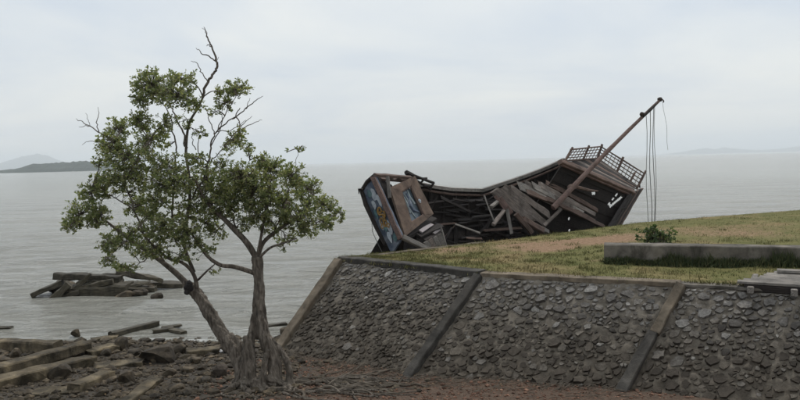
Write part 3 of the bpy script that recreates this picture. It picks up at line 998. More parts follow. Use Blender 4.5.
# stern castle: dark planked bulkhead with openings, poop deck above it, lattice rails
BH = [(561.5, 163.5), (632, 193), (590, 258), (519.5, 228.5)]
def bh_holes(x, y):
    def box(cx, cy, ux, uy, hu, hv):
        L = math.hypot(ux, uy); ux, uy = ux / L, uy / L
        a, b = (x - cx) * ux + (y - cy) * uy, -(x - cx) * uy + (y - cy) * ux
        return abs(a) < hu and abs(b) < hv
    if box(591.5, 192.6, 1, -.15, 2.1, 1.5): return True
    if box(614.5, 201.3, 13, -10.5, 8.3, 1.6): return True
    for cx, cy in ((607.6, 203.0), (611.3, 198.6), (615.0, 194.2)):
        if box(cx, cy, 9, -10, 1.9, 1.25): return True
    if (x - 567) ** 2 + (y - 217.8) ** 2 < 2.6: return True
    if (x - 567.5) ** 2 + (y - 230) ** 2 < 2.4: return True
    return False
def bulkhead():
    rows = 13
    a, b, c, d = [V((p[0], p[1])) for p in BH]
    for k in range(rows):
        v0, v1 = k / rows, (k + 1) / rows + .02
        q = [tuple(lerp(a, d, v0)), tuple(lerp(b, c, v0)), tuple(lerp(b, c, v1)), tuple(lerp(a, d, v1))]
        A, B, C_, D = [V(t) for t in q]
        def keep(u, v):
            p = lerp(lerp(A, B, u), lerp(D, C_, u), v)
            return not bh_holes(p.x, p.y)
        oo = [lerp(.8, 1.5, v0), lerp(.75, 1.0, v0), lerp(.75, 1.0, v1), lerp(.8, 1.5, v1)]
        sh = random.uniform(-.01, .01) + (.03 if k % 2 else -.03)
        splate('bulkhead_plank', q, [o + sh for o in oo], .05, 'wood_dark', 110, 8, .0, keep)
    # outer end of the hull, seen edge on
    q0, q1, q2, q3 = V((631.5, 192.5)), V((642, 187.5)), V((611, 240)), V((592, 255))
    for k in range(5):
        u0, u1 = k / 5, (k + 1) / 5 - .02
        splate('stern_plank', [lerp(q0, q1, u0), lerp(q0, q1, u1), lerp(q3, q2, u1), lerp(q3, q2, u0)],
               [lerp(.7, 1.9, u0), lerp(.7, 1.9, u1), lerp(-.2, 1.0, u1), lerp(-.2, 1.0, u0)], .07, ('wood_char', 'wood_dark', 'wood_brown', 'wood_char', 'wood_brown')[k], 2, 14, .02)
    sb('stern_fender', (621, 209), (626.5, 207.6), .07, .07, 'wood_dark', .3, .6)
    sb('stern_post', (631.5, 192), (597, 245), .10, .10, 'wood_char', .62, -.12, seg=10, jit=.02)
    sb('poop_beam', (560, 162), (633, 193), .16, .2, 'wood_brown', .62, seg=16, jit=.015)
    sb('poop_moulding', (562, 165.3), (631, 195), .06, .07, 'wood_red', .58, seg=14, jit=.01)
    # deck planks of the poop between the front beam and the rails
    a, b, e, f = V((563, 162.3)), V((633, 191.5)), V((597.5, 158)), V((638, 186))
    e0 = V((566, 160.5))
    n = 8
    for k in range(n):
        t0, t1 = k / n, (k + 1) / n - .015
        l0, l1 = lerp(a, e, t0), lerp(a, e, t1)
        r0, r1 = lerp(b, f, t0), lerp(b, f, t1)
        if k in (5, 6): r0, r1 = lerp(l0, r0, .93), lerp(l1, r1, .97)
        splate('poop_deck_plank', [l0, r0, r1, l1], [lerp(.7, 3.0, t0), lerp(.7, 1.8, t0), lerp(.7, 1.8, t1), lerp(.7, 3.0, t1)], .05,
               ('wood_char', 'wood_brown', 'wood_char', 'wood_mauve')[k % 4], 10, 1, .015)
    sb('fallen_board', (606, 184), (626, 178), .2, .04, 'wood_dark', 1.6, 2.0)
    sb('fallen_board', (612, 180.5), (631, 190), .12, .05, 'wood_grey', 1.5, 1.2)
    # left lattice
    A, B, C_, D = V((565, 161)), V((597.5, 158.5)), V((601.5, 146.5)), V((571.5, 149.5))
    oA, oB = .8, 3.0
    def L(u, v, x=0): 
        p = lerp(lerp(A, B, u), lerp(D, C_, u), v)
        return S(p.x, p.y, lerp(oA, oB, u) + x)
    def lbar(name, u0, v0, u1, v1, r, m='wood_dark', x=0, fn=None):
        mb = MB()
        mb.tube([(fn or L)(lerp(u0, u1, i / 4), lerp(v0, v1, i / 4), x) for i in range(5)], r, 5, rough=.25, seed=u0 * 9)
        put(name, mb, M[m], SHIP)
    for u in (0, .56, 1.0): lbar('rail_post', u, -.12, u, 1.18, .042, 'wood_brown')
    for v in (0.02, 1.0): lbar('top_rail' if v == 1 else 'lower_rail', -.03, v, 1.03, v, .03, 'wood_brown')
    for v in (.27, .5, .75): lbar('lattice_bar', 0, v, 1, v, .017, 'wood_brown')
    for i in range(10): lbar('lattice_bar', i / 10 + .02, 0, i / 10 + .09, 1, .015, 'wood_mauve', x=.03)
    # right lattice
    A2, B2, C2, D2 = V((597.5, 158.5)), V((637.5, 187)), V((644.5, 173.5)), V((601.5, 147))
    def L2(u, v, x=0):
        p = lerp(lerp(A2, B2, u), lerp(D2, C2, u), v)
        return S(p.x, p.y, lerp(3.0, 1.75, u) + x)
    for u in (.48, .82, 1.0):
        lbar('rail_post', u, -.15 if u != .82 else -.3, u, 1.2 if u != .82 else .7, .045, 'wood_brown', fn=L2)
    for v in (0.05, .30, .55, .80, 1.0): lbar('rail' if v < 1 else 'top_rail', -.02, v, 1.02, v, .02 if v < 1 else .028, 'wood_brown', fn=L2)
    for i in range(1, 12): lbar('lattice_bar', i / 12, 0, i / 12, 1, .015, 'wood_mauve', x=.03, fn=L2)
    lbar('broken_stay', .98, .35, 1.05, .05, .03, fn=L2)
bulkhead()

# mast, its tackle and the ropes that hang from it
def mast():
    mb = MB()
    a, b = S(553, 208, .2), S(660.5, 99.5, -.6)
    n = 16
    mb.tube([lerp(a, b, i / n) + V((0, 0, .06 * math.sin(math.pi * i / n))) for i in range(n + 1)], [lerp(.098, .05, i / n) for i in range(n + 1)], 9, rough=.08)
    mast = put('mast', mb, M['wood_red'], SHIP)
    tk = MB()
    e = .7
    tk.tube([S(656, 104.5, -.65), S(650, 110, -.65), S(643.5, 117, -.65)], [.035, .06, .025], 6, rough=.2)
    put('gaff_spar', tk, M['wood_dark'], mast)
    tk = MB(); tk.rock(S(642.5, 114.3, -.6), .1, .1, .1, 0, 3); tk.rock(S(660, 99.6, -.6), .11, .1, .09, 0, 5)
    put('mast_band', tk, M['iron'], mast)
    tk = MB(); tk.tube([S(660.5, 99.5, -.6), S(662.5, 99.6, -.6), S(663.6, 101, -.6), S(663.3, 102.4, -.6)], .025, 6)
    put('hook', tk, M['iron'], mast)
    for i, (x0, y0, x1, y1, r) in enumerate(((646, 113, 647.6, 226, .011), (649.6, 110, 651.4, 226, .013), (653, 107, 654.6, 226, .013), (654.6, 106, 656, 226, .009), (663.3, 102, 668.5, 150, .006))):
        tk = MB()
        tk.tube([S(lerp(x0, x1, k / 6), lerp(y0, y1, k / 6), -.6) + V((.03 * math.sin(k * 1.3 + i), 0, 0)) for k in range(7)], r, 4)
        put('rope', tk, M['rope'], mast)
    tk = MB()
    tk.tube([S(571, 188, .12), S(577, 187, .1), S(590, 190.5, .15), S(598, 191, .25)], [.07, .06, .05, .02], 6, rough=.2)
    put('mast_cleat_bar', tk, M['wood_brown'], SHIP)
    mb = MB(); mb.rock(S(571, 187.5, .1), .14, .13, .12, .5, 2)
    put('mast_collar', mb, M['wood_brown'], SHIP)
mast()

# collapsed deck boards amidships
def debris():
    dk = [((497, 192), (533, 221), .30, 'wood_mauve', 1.0, .2), ((504, 190), (543, 222), .34, 'wood_mauve', .95, .15), ((510, 188), (548, 214), .24, 'wood_mauve', 1.05, .45),
          ((520, 186), (560, 207), .26, 'wood_grey', 1.1, .55), ((527, 184.5), (572, 207), .26, 'wood_mauve', 1.1, .45), ((534, 186), (584, 213), .22, 'wood_grey', 1.0, .3),
          ((540, 185), (594, 214), .24, 'wood_mauve', 1.0, .3), ((528, 192), (596, 221), .20, 'wood_brown', .75, .1), ((548, 199), (603, 226), .16, 'wood_brown', .5, .0),
          ((545, 182), (598, 211), .16, 'wood_brown', 1.05, .45)]
    for a, b, wd, m, oa, ob in dk:
        sb('deck_board', a, b, wd, .06, m, oa, ob, seg=14, jit=.03, ragged=.35, taper=random.uniform(.55, 1.0), bend=random.uniform(-.03, .08))
    sb('red_board', (499, 198), (511, 214), .2, .05, 'wood_red', .75, .35, ragged=.05)
    sb('red_board', (495, 196), (505, 209), .1, .05, 'wood_red', .8, .5)
    for a, b, wd, m, oa, ob in (((504, 210.5), (493, 225), .11, 'wood_mauve', .5, .2), ((507, 209), (511.5, 234), .10, 'wood_grey', .5, 0), ((561, 209), (544, 226), .10, 'wood_mauve', .3, .0),
                                ((484, 195), (495, 224), .05, 'wood_grey', .9, .2), ((497, 202), (491, 207), .12, 'wood_grey', .7, .6), ((523, 219), (543, 231), .18, 'wood_brown', .1, -.1),
                                ((516, 214), (532, 233), .14, 'wood_brown', .2, -.1), ((455, 224), (480, 233), .05, 'wood_grey', .3, .1), ((536, 226), (548, 232), .14, 'wood_grey', .0, -.1)):
        sb('broken_prop', a, b, wd, wd * .8, m, oa, ob, seg=6, jit=.015, ragged=.04)
    R = random.Random(9)
    for i in range(120):
        x, y = R.uniform(428, 545), R.uniform(200, 243)
        if x > 500 and y < 222: continue
        an = R.choice([R.uniform(-.15, .2)] * 5 + [R.uniform(-.1, .5)] * 2 + [R.uniform(.4, 1.3), R.uniform(-1.2, -.6)])
        L_ = R.uniform(9, 38)
        v = (y - 191) / 100
        o = lerp(2.1, -.1, v) + .75 * math.sin(math.pi * v) - R.uniform(.15, .5)
        e = [(x + q * L_ * math.cos(an) / 2, y + q * L_ * math.sin(an) / 2) for q in (-1, 1)]
        if min(e[0][1] - interp(e[0][0], GX, GY), e[1][1] - interp(e[1][0], GX, GY)) < 6 or min(e[0][0], e[1][0]) < 424: continue
        sb('loose_plank', e[0], e[1], R.uniform(.03, .10), .03,
           R.choice(['wood_dark', 'wood_dark', 'wood_dark', 'wood_char', 'wood_char', 'wood_char', 'wood_brown']), o, o + R.uniform(-.2, .2), seg=5, jit=.015, ragged=.1)
debris()

# broken deckhouse at the left end, with its painted end board
def deckhouse():
    A, B, C_, D = V((374.5, 176.0)), V((402.5, 237.5)), V((391.5, 254)), V((361.5, 192))
    oA, oB, oC, oD = .55, -.45, .0, 1.0
    mb = MB()
    # the board sags outward at its left edge
    a, b, c, d = S(*A, oA), S(*B, oB), S(*C_, oC), S(*D, oD)
    mb.plate(a, d, c, b, .10, 10, 20, .02, 3)
    mb.v = mb.v
    pan = put('painted_board', mb, M['panel_blue'], SHIP)
    pan['label'] = 'blue painted end board with white clouds and gold scroll'
    nrm = (d - a).cross(b - a).normalized()
    def P(u, v, h=.03): return lerp(lerp(a, b, u), lerp(d, c, u), v) + nrm * h
    def blob(name, m, cu, cv, ru, rv, seed, h=.035):
        mb = MB()
        n = 18
        ring = []
        for i in range(n):
            q = 2 * math.pi * i / n
            r = 1 + .35 * noise.noise(V((math.cos(q) * 1.4 + seed, math.sin(q) * 1.4, seed)))
            ring.append(P(cu + ru * r * math.cos(q), cv + rv * r * math.sin(q), h))
        ring.append(P(cu, cv, h + .008))
        mb.add(ring, [(i, (i + 1) % n, n) for i in range(n)])
        put(name, mb, M[m], pan)
    for i, (u, v, ru, rv, m) in enumerate(((.20, .42, .10, .13, 'cloud_white'), (.30, .66, .07, .10, 'cloud_white'), (.13, .62, .06, .12, 'panel_teal'), (.33, .30, .09, .09, 'cloud_white'),
                                           (.42, .78, .07, .08, 'panel_teal'), (.60, .76, .09, .09, 'cloud_white'), (.72, .40, .10, .12, 'cloud_white'), (.82, .62, .08, .12, 'cloud_white'),
                                           (.90, .36, .06, .12, 'panel_teal'), (.68, .62, .05, .1, 'panel_teal'))):
        blob('painted_cloud', m, u, v, ru, rv, i * 3.1, .032 + i * .0012)
    # scrolls of gold paint in the middle of the board
    def stroke(fn, n, w0):
        mb = MB()
        mb.tube([P(*fn(i / (n - 1)), .045) for i in range(n)], [w0 * (.35 + .65 * math.sin(math.pi * (i + .6) / (n + .2))) for i in range(n)], 5)
        put('painted_scroll', mb, M['gold'], pan)
    for (u0, v0, r0, tn, ph, w0) in ((.44, .50, .085, 1.3, .5, .022), (.53, .40, .075, 1.2, 2.6, .02), (.56, .62, .08, 1.4, 4.2, .02), (.64, .50, .075, 1.2, 1.2, .022), (.49, .30, .05, 1.0, 3.4, .016), (.70, .38, .05, 1.1, .2, .015), (.62, .74, .05, 1.0, 5.0, .015)):
        stroke(lambda q: (u0 + r0 * (1 - .75 * q) * math.cos(ph + 6.28 * tn * q) * .8, v0 + r0 * 1.9 * (1 - .75 * q) * math.sin(ph + 6.28 * tn * q)), 22, w0)
    stroke(lambda q: (.40 + .34 * q, .50 + .13 * math.sin(q * 11)), 24, .024)
    # thick reddish edge board of the painted end
    mb = MB()
    e1, e2 = S(376.3, 176.2, .62), S(404, 238.3, -.42)
    a2, b2 = S(373.8, 175.2, .48), S(401.6, 237.8, -.52)
    mb.plate(a2, b2, e2, e1, .12, 14, 2, .015, 7)
    put('edge_board', mb, M['wood_red'], SHIP)
    mb = MB()
    mb.tube([S(374, 175.5, .5), S(367.5, 182, .8), S(361.5, 191, 1.0), S(366, 205, .75), S(376, 227, .35), S(385, 244, .1)], [.05, .06, .06, .07, .06, .05], 6, rough=.35)
    put('edge_rail', mb, M['wood_dark'], SHIP)
    for (x, y) in ((361, 190), (369, 207.5), (372, 211)):
        mb = MB(); mb.tube([S(x + 1, y, .8), S(x - 2.2, y - .8, .8), S(x - 2, y + 4, .8)], [.05, .03, .012], 5)
        put('splinter', mb, M['wood_dark'], SHIP)
    # window wall: four boards round the opening, the pane behind
    q = [V((388.5, 188.5)), V((413.5, 177)), V((432, 215)), V((403.5, 237.5))]
    oq = [.75, 1.35, .75, -.2]
    wq = [V((400.2, 192.2)), V((409.8, 186.6)), V((422.6, 215.8)), V((410.2, 223.8))]
    def o_at(p):          # depth of the wall's plane at a pixel, bilinear by corner distance
        ws = [1 / (1e-3 + (p - c).length_squared) for c in q]
        return sum(a * b for a, b in zip(ws, oq)) / sum(ws)
    pts = [S(p.x, p.y, o) for p, o in zip(q, oq)]
    pl_n = (pts[1] - pts[0]).cross(pts[3] - pts[0]).normalized()
    def on_plane(p, lift=0.0):
        r = ray(p.x, p.y)
        o = V((0, 0, CAM_H))
        return o + r * ((pts[0] - o).dot(pl_n) / r.dot(pl_n)) + (pl_n if pl_n.y < 0 else -pl_n) * lift
    for i in range(4):
        j = (i + 1) % 4
        mb = MB()
        A_, B_, C2, D2 = on_plane(q[i]), on_plane(q[j]), on_plane(wq[j]), on_plane(wq[i])
        mb.plate(A_, B_, C2, D2, .07, 8, 3, .012, i * 4)
        put('wall_panel', mb, M['cabin_brown'], SHIP)
    for i in range(4):
        j = (i + 1) % 4
        bar('window_frame', on_plane(wq[i], .03), on_plane(wq[j], .03), .07, .06, M['wood_brown'], SHIP, up=-pl_n if pl_n.y > 0 else pl_n, jit=.004)
    mb = MB()
    mb.plate(*[on_plane(p, -.05) for p in wq], .02, 8, 8, .006, 2)
    pane = put('window_pane', mb, M['pane'], SHIP)
    def W(u, v, h=-.02): 
        p = lerp(lerp(wq[0], wq[1], u), lerp(wq[3], wq[2], u), v)
        return on_plane(p, h)
    mb = MB(); mb.tube([W(.52, .12), W(.55, .3), W(.42, .55), W(.52, .68), W(.95, .86)], [.02, .05, .09, .06, .02], 5)
    put('dark_streak', mb, M['panel_blue'], pane)
    for k, pts_ in enumerate((((.15, .08), (.28, .35), (.30, .55), (.55, .95)), ((.72, .04), (.70, .28), (.86, .55)), ((.35, .12), (.45, .36), (.25, .72)))):
        mb = MB(); mb.tube([W(u, v) for u, v in pts_], [.012, .03, .03, .012][:len(pts_)], 5)
        put('pale_streak', mb, M['pale_glass'], pane)
    mb = MB(); mb.tube([W(1.08, .50, .06), W(1.10, .56, .07), W(1.10, .62, .06)], [.04, .05, .03], 6)
    put('wall_lamp', mb, M['cloud_white'], SHIP)
    # fill plate with the interior's shade in its colour, roof boards and the post between the two faces
    splate('dark_fill', [(376, 177), (391, 186), (404, 236), (402, 236)], [1.1, 1.2, .3, .2], .05, 'wood_dark', 4, 8)
    sb('roof_board', (375, 174.8), (411, 177.6), .12, .08, 'wood_brown', .6, 1.5)
    sb('roof_board', (380, 178.2), (414, 181.5), .16, .06, 'wood_brown', 1.1, 1.6)
    sb('roof_batten', (385, 175.5), (393, 179.5), .06, .05, 'wood_grey', .9, 1.1)
    sb('roof_batten', (394, 176.2), (401, 180), .06, .05, 'wood_grey', 1.1, 1.4)
    sb('post', (387.6, 176.5), (389.8, 198), .09, .09, 'wood_grey', .75, .55)
    # broken rail behind the roof
    for a, b, wd in (((406.5, 172.6), (434, 183.2), .07), ((409, 176), (431, 189.4), .06), ((417, 175.8), (413, 181), .05), ((424, 179), (420, 184), .05), ((434, 182.6), (429, 190), .06), ((414, 178.6), (427, 178.2), .05),
                     ((406, 172.4), (413, 176.2), .12), ((424, 186), (432, 186.5), .05)):
        sb('broken_rail', a, b, wd, wd, 'wood_dark', 1.7, 1.8, seg=4, jit=.008)
    # what is left of the house below the window wall
    sb('sill_beam', (402.5, 237), (428, 249.5), .13, .12, 'wood_grey', -.45, -.5, seg=8)
    sb('lower_beam', (404, 238.5), (434, 219), .2, .12, 'wood_dark', -.1, .8)
    splate('white_board', [(418.5, 231), (429.5, 224), (433.5, 225.4), (422, 233.3)], [.1, .5, .4, .0], .04, 'wood_pale', 3, 2)
    splate('white_board', [(432, 233), (437.5, 229.4), (440, 230.6), (434.2, 234.6)], [.1, .3, .3, .1], .04, 'wood_pale', 2, 2)
    sb('lower_beam', (418, 236.5), (441, 226), .2, .1, 'wood_dark', .0, .45)
    sb('lower_beam', (424, 241), (442, 232), .12, .1, 'wood_dark', -.1, .3)
    for k in range(4):
        splate('panel_board', [(lerp(423, 441, k/4), lerp(242.6, 233, k/4)), (lerp(423, 441, (k+.93)/4), lerp(242.6, 233, (k+.93)/4)), (lerp(429, 446.5, (k+.93)/4), lerp(250, 247.5, (k+.93)/4)), (lerp(429, 446.5, k/4), lerp(250, 247.5, k/4))],
               [lerp(-.2, .2, k/4)] * 4, .04, 'wood_grey' if k != 1 else 'wood_mauve', 3, 4, .01)
    sb('panel_edge', (440.5, 227), (446.5, 249), .07, .07, 'wood_grey', .3, .0)
    # lower bow planking curving down to the water at the far left
    for k in range(7):
        t0, t1 = k / 7, (k + 1.12) / 7
        f = lambda t, s: (lerp(387, lerp(374, 352, sm(0, 1, s)), t ** .6) if False else lerp(lerp(388, 358, s), lerp(404, 400, s), t), lerp(lerp(218, 272, s ** .8), lerp(238, 276, s), t))
        mb = MB()
        n = 8
        fr, bk = [], []
        for i in range(n + 1):
            for t in (t0, t1):
                x, y = f(t, i / n)
                e = .25 * math.sin(i / n * 3) + (.04 if k % 2 else 0); fr.append(S(x, y, .6 + e)); bk.append(S(x, y, .7 + e))
        K = len(fr)
        fs = []
        for i in range(n):
            qd = (2*i, 2*i + 2, 2*i + 3, 2*i + 1)
            fs += [qd, tuple(K + j for j in qd[::-1]), (2*i, K + 2*i, K + 2*i + 2, 2*i + 2), (2*i + 1, 2*i + 3, K + 2*i + 3, K + 2*i + 1)]
        mb.add(fr + bk, fs)
        put('bow_plank', mb, M['wood_dark'], SHIP)
    mb = MB(); mb.tube([S(371, 212, .6), S(372.5, 232, .5), S(379, 246, .3), S(384, 256, .2)], .012, 4)
    put('rope', mb, M['rope'], SHIP)
M['pane'] = simple('blue_grey_glass', (.06, .085, .11), (.11, .145, .17), (.19, .225, .24), 4, (1, 1, 1), .25, .1, 30, spec=.5)  # blue-grey tone given to the pane as its base colour
M['pale_glass'] = simple('pale_grey', (.2, .24, .26), (.28, .32, .33), (.36, .39, .4), 8, (1, 1, 1), .5, .2, 30)  # pale blue-grey for the light streaks on the pane
M['wood_pale'] = simple('pale_board', (.2, .175, .175), (.3, .27, .27), (.38, .35, .35), 4, G_, .8, .4, 6)
deckhouse()

# ------------------------------------------------------------------ the twin-stemmed shore tree
TD = 11.75
def T(px, py, o=0.0): return U(px, py, TD + o)
PXM = TD / FPX                             # metres per photo pixel at the tree
TREE = empty('mangrove_tree', G(258, 389, beach_z(-2.4, TD)), 'gnarled shore tree with two stems and small green leaves on the beach', 'tree')
def smooth_path(pts, rad, k=5):
    P_, R_ = [], []
    n = len(pts)
    for i in range(n - 1):
        p0, p1, p2, p3 = pts[max(i-1, 0)], pts[i], pts[i+1], pts[min(i+2, n-1)]
        for j in range(k):
            t = j / k
            P_.append(.5 * ((2*p1) + (p2 - p0)*t + (2*p0 - 5*p1 + 4*p2 - p3)*t*t + (3*p1 - p0 - 3*p2 + p3)*t**3))
            R_.append(lerp(rad[i], rad[i+1], t))
    return P_ + [pts[-1]], R_ + [rad[-1]]
def path(lst):                             # (px, py, depth offset, radius in px)
    return smooth_path([T(a, b, c) for a, b, c, r in lst], [r * PXM for a, b, c, r in lst])
def tree():
    R = random.Random(77)
    trunk, limbs = MB(), MB()
    nodes = []                             # limb points twigs may grow from
    lower = [
        # left stem, leaning out over the shore, with its broken stub
        [(243, 402, -.15, 9), (243, 385, -.1, 8), (241.5, 368, 0, 7.5), (235, 352, .05, 7.4), (223, 335, .1, 7), (210.5, 315, .15, 6.5), (200.5, 299, .2, 6.2), (193.5, 290, .2, 6.3), (187, 285.5, .15, 5.2)],
        [(247, 352, .05, 5), (238, 344, .08, 4.5), (229, 335, .1, 4)],
        # the old dead stem between them, broken to a splinter
        [(249, 402, -.22, 8), (250, 385, -.2, 6.8), (250, 368, -.15, 6.2), (250, 352, -.1, 5.6), (250.3, 340, -.05, 4.6), (251.5, 330, 0, 2.7), (252, 321, 0, 1.9), (252.3, 313.5, 0, .8)],
        [(245.5, 376, -.15, 5), (246, 358, -.14, 4.8), (246.5, 345, -.12, 4.4), (246, 336, -.1, 3.2)],
        # right stem
        [(272, 402, -.1, 8.2), (274, 388, -.1, 7.6), (275, 372, -.05, 7.2), (272.5, 356, 0, 6.8), (266.5, 342, 0, 6.3), (262, 328, .02, 6.0), (260.5, 310, .05, 5.3), (259.5, 290, .05, 5.2), (258, 272, .08, 5.1), (257, 257, .1, 5.4)],
        [(256.8, 338, .02, 2.6), (254.8, 318, .05, 2.3), (255, 298, .06, 2.1), (256, 276, .08, 1.9)],
        [(268, 350, -.1, 3), (264, 366, -.2, 3), (262, 382, -.25, 3.6), (256, 400, -.3, 5)],
        # outer root arching down on the right, leaving a slit
        [(268, 338, .05, 4), (277.5, 347, .05, 3.2), (285.5, 358, .0, 3), (289.5, 370, -.05, 3.2), (290, 384, -.1, 4), (298, 398, -.15, 4)],
        [(240, 380, 0, 5), (233, 391, .1, 4.5), (226, 400, .15, 3)],
    ]
    for l in lower:
        P_, R_ = path(l)
        trunk.tube(P_, R_, 10, rough=.2, seed=R.uniform(0, 50))
    # fluting: ropes of wood up both stems
    for l in (lower[0], lower[4]):
        for k in range(5):
            ph = R.uniform(0, 6.28)
            q = [(a + r * .74 * math.cos(ph + i * .55), b, c - abs(r * .8 * PXM * math.sin(ph + i * .55)) , r * .32) for i, (a, b, c, r) in enumerate(l[:-1])]
            P_, R_ = path(q)
            trunk.tube(P_, R_, 7, rough=.2, seed=k)
    # flare roots at the foot
    for i in range(26):
        a = R.uniform(-math.pi, math.pi)
        c = T(R.uniform(240, 276), 386, R.uniform(-.2, .1))
        pts, rr = [], []
        for k in range(6):
            d = k / 5 * R.uniform(.38, .75)
            x, y = c.x + math.cos(a) * d, c.y + math.sin(a) * d * .8 - .05
            a += R.gauss(0, .25)
            pts.append(V((x, y, beach_z(x, y) + .16 * (1 - k / 5) ** 1.7 + .01)))
            rr.append(lerp(.06, .016, k / 5))
        P_, R_ = smooth_path(pts, rr, 3)
        trunk.tube(P_, R_, 6, rough=.25, seed=i)
    main = [
        [(193, 290, .2, 5.0), (180, 277, .25, 4.3), (165, 264, .3, 3.7), (148, 252, .35, 3.0), (128, 238, .4, 2.3), (110, 224, .45, 1.6), (94, 211, .5, .8)],
        [(197, 291, .15, 3.4), (195.5, 279, .05, 2.8), (190, 269, -.05, 2.6), (181, 262, -.1, 2.2), (168, 258, -.2, 1.8), (152, 244, -.35, 1.3), (138, 228, -.45, .7)],
        [(198, 280, .05, 1.8), (207, 271, -.1, 1.3), (215, 264, -.2, .7)],
        [(194, 272, 0, 2.4), (186, 252, .1, 2.5), (184, 238, .15, 2.6), (188, 212, .2, 2.4), (190, 188, .2, 2.2), (187, 162, .2, 2.0), (186, 148, .2, 1.9), (189, 124, .15, 1.8), (198, 108, .1, 1.6), (203, 97, .1, 1.5)],
        [(257, 259, .1, 4.6), (248, 244, .05, 4.4), (236, 231, 0, 4.0), (224, 219, -.05, 3.4), (211, 207, -.1, 2.6), (202, 194, -.15, 1.8), (196, 180, -.2, 1.0)],
        [(258, 257, .1, 3.6), (263, 243, .1, 3.1), (275, 232, .15, 2.6), (290, 222, .2, 2.0), (305, 211, .25, 1.4), (322, 205, .3, .8)],
        [(257.5, 257, .1, 2.6), (260.5, 240, .0, 2.2), (264, 220, -.1, 1.8), (268, 197, -.15, 1.3), (272, 176, -.2, .8)],
        [(258, 259, .1, 2.0), (270, 248, -.05, 1.7), (284, 243, -.15, 1.2), (297, 238, -.2, .7)],
        [(257, 274, .08, 3.4), (246, 270, .0, 3.2), (234, 266.5, -.05, 3.0), (222, 265.5, -.1, 2.8), (212, 260, -.15, 2.6), (204, 252, -.2, 2.2), (196, 240, -.25, 1.7), (186, 226, -.3, 1.1)],
    ]
    minor = [
        [(186, 150, .2, 1.5), (184, 136, .25, 1.4), (176, 117, .3, 1.2), (169, 104, .35, .9), (160, 90, .35, .6)],
        [(178, 245, .2, 1.6), (172, 222, .3, 1.6), (174, 190, .35, 1.5), (176, 162, .35, 1.4), (176, 142, .4, 1.2), (168, 112, .45, 1.0), (156, 96, .5, .6)],
        [(190, 200, .2, 1.5), (202, 182, .1, 1.4), (209, 162, .0, 1.3), (210, 146, -.05, 1.2), (217, 131, -.1, 1.0), (232, 119, -.15, .8), (240, 108, -.2, .6)],
        [(216, 132, -.1, .8), (226, 112, 0, .7), (236, 95, .05, .5)],
        [(211, 160, 0, .8), (224, 148, .1, .7), (238, 134, .2, .5)],
        [(165, 263, .3, 1.6), (146, 238, .2, 1.5), (134, 210, .1, 1.3), (126, 180, .05, 1.1), (120, 150, 0, .8), (116, 138, 0, .5)],
        [(134, 210, .1, 1.1), (112, 196, .1, .9), (92, 188, .05, .6)],
        [(110, 224, .45, 1.0), (92, 226, .3, .7), (76, 224, .2, .4)],
        [(128, 238, .4, 1.0), (118, 248, .2, .8), (108, 258, .1, .5)],
        [(150, 252, .3, 1.0), (140, 263, .15, .8), (124, 268, .05, .4)],
        [(126, 180, .05, .9), (138, 158, -.1, .8), (150, 140, -.15, .5)],
        [(264, 220, -.1, 1.3), (252, 200, .1, 1.1), (246, 180, .2, .8), (250, 160, .25, .5)],
        [(275, 232, .15, 1.3), (285, 205, 0, 1.1), (291, 182, -.1, .8), (296, 160, -.15, .4), (299, 149, -.15, .25)],
        [(290, 222, .2, 1.1), (312, 222, .1, .9), (332, 218, .05, .6), (341, 212, 0, .3)],
        [(236, 231, 0, 1.4), (232, 212, .2, 1.2), (228, 192, .3, .9), (224, 172, .35, .5)],
        [(305, 211, .25, .9), (312, 196, .2, .7), (316, 182, .15, .4)],
    ]
    bare = [
        [(203, 98, .1, 1.4), (207.5, 82, .1, 1.35), (213, 75, .1, 1.3), (217, 68, .1, 1.2), (217, 60, .1, 1.1), (213, 50, .1, .95), (210, 44, .1, .8), (207.5, 36, .1, .6), (203.8, 27, .1, .25)],
        [(216.3, 62, .1, .7), (210, 57, .05, .6), (203, 54, .0, .5), (196, 48, 0, .25)],
        [(207.5, 81, .1, .6), (201, 71, .15, .5), (197, 63, .2, .4), (191, 61, .2, .2)],
        [(212, 48, .1, .5), (208, 45, .08, .4), (206.5, 46, .05, .2)], [(209, 40, .1, .4), (206, 31, .1, .35), (202, 28, .1, .15)], [(217, 61, .1, .4), (219, 57, .1, .15)],
        [(104, 136, .1, .7), (90, 126, .15, .55), (82, 122, .2, .4), (76, 118.5, .2, .2)], [(90, 126, .15, .4), (79, 127, .2, .2)], [(99, 132, .12, .5), (97, 123, .1, .45), (99, 113, .1, .3), (98, 107, .1, .15)],
        [(91, 126.5, .15, .3), (88, 120, .12, .25), (85.5, 113, .1, .15)], [(100, 142, .1, .4), (90, 141, .1, .3), (82, 145, .1, .15)],
        [(232, 119, -.15, .7), (246, 109, -.15, .55), (256, 100, -.2, .4), (263, 96, -.2, .2)], [(246, 109, -.15, .4), (250, 98, -.1, .2)], [(238, 132, .1, .55), (250, 124, .1, .4), (262, 120, .1, .2)],
        [(224, 147, .1, .6), (240, 127, .1, .45), (252, 116, .1, .2)], [(214, 134, -.1, .6), (209, 118, -.1, .45), (206, 108, -.1, .2)], [(211, 146, 0, .6), (220, 128, 0, .5), (222, 110, 0, .2)],
        [(217, 131, -.1, .5), (232, 130, -.1, .4), (246, 120, -.1, .2)], [(204, 168, 0, .6), (198, 148, .05, .5), (200, 132, .1, .25)], [(196, 150, .1, .5), (192, 140, .1, .4), (196, 128, .1, .2)],
    ]
    for l in main:
        P_, R_ = path([(a, b, c, r * .72) for a, b, c, r in l])
        limbs.tube(P_, R_, 8, rough=.15, seed=R.uniform(0, 50))
        nodes += P_[2:]
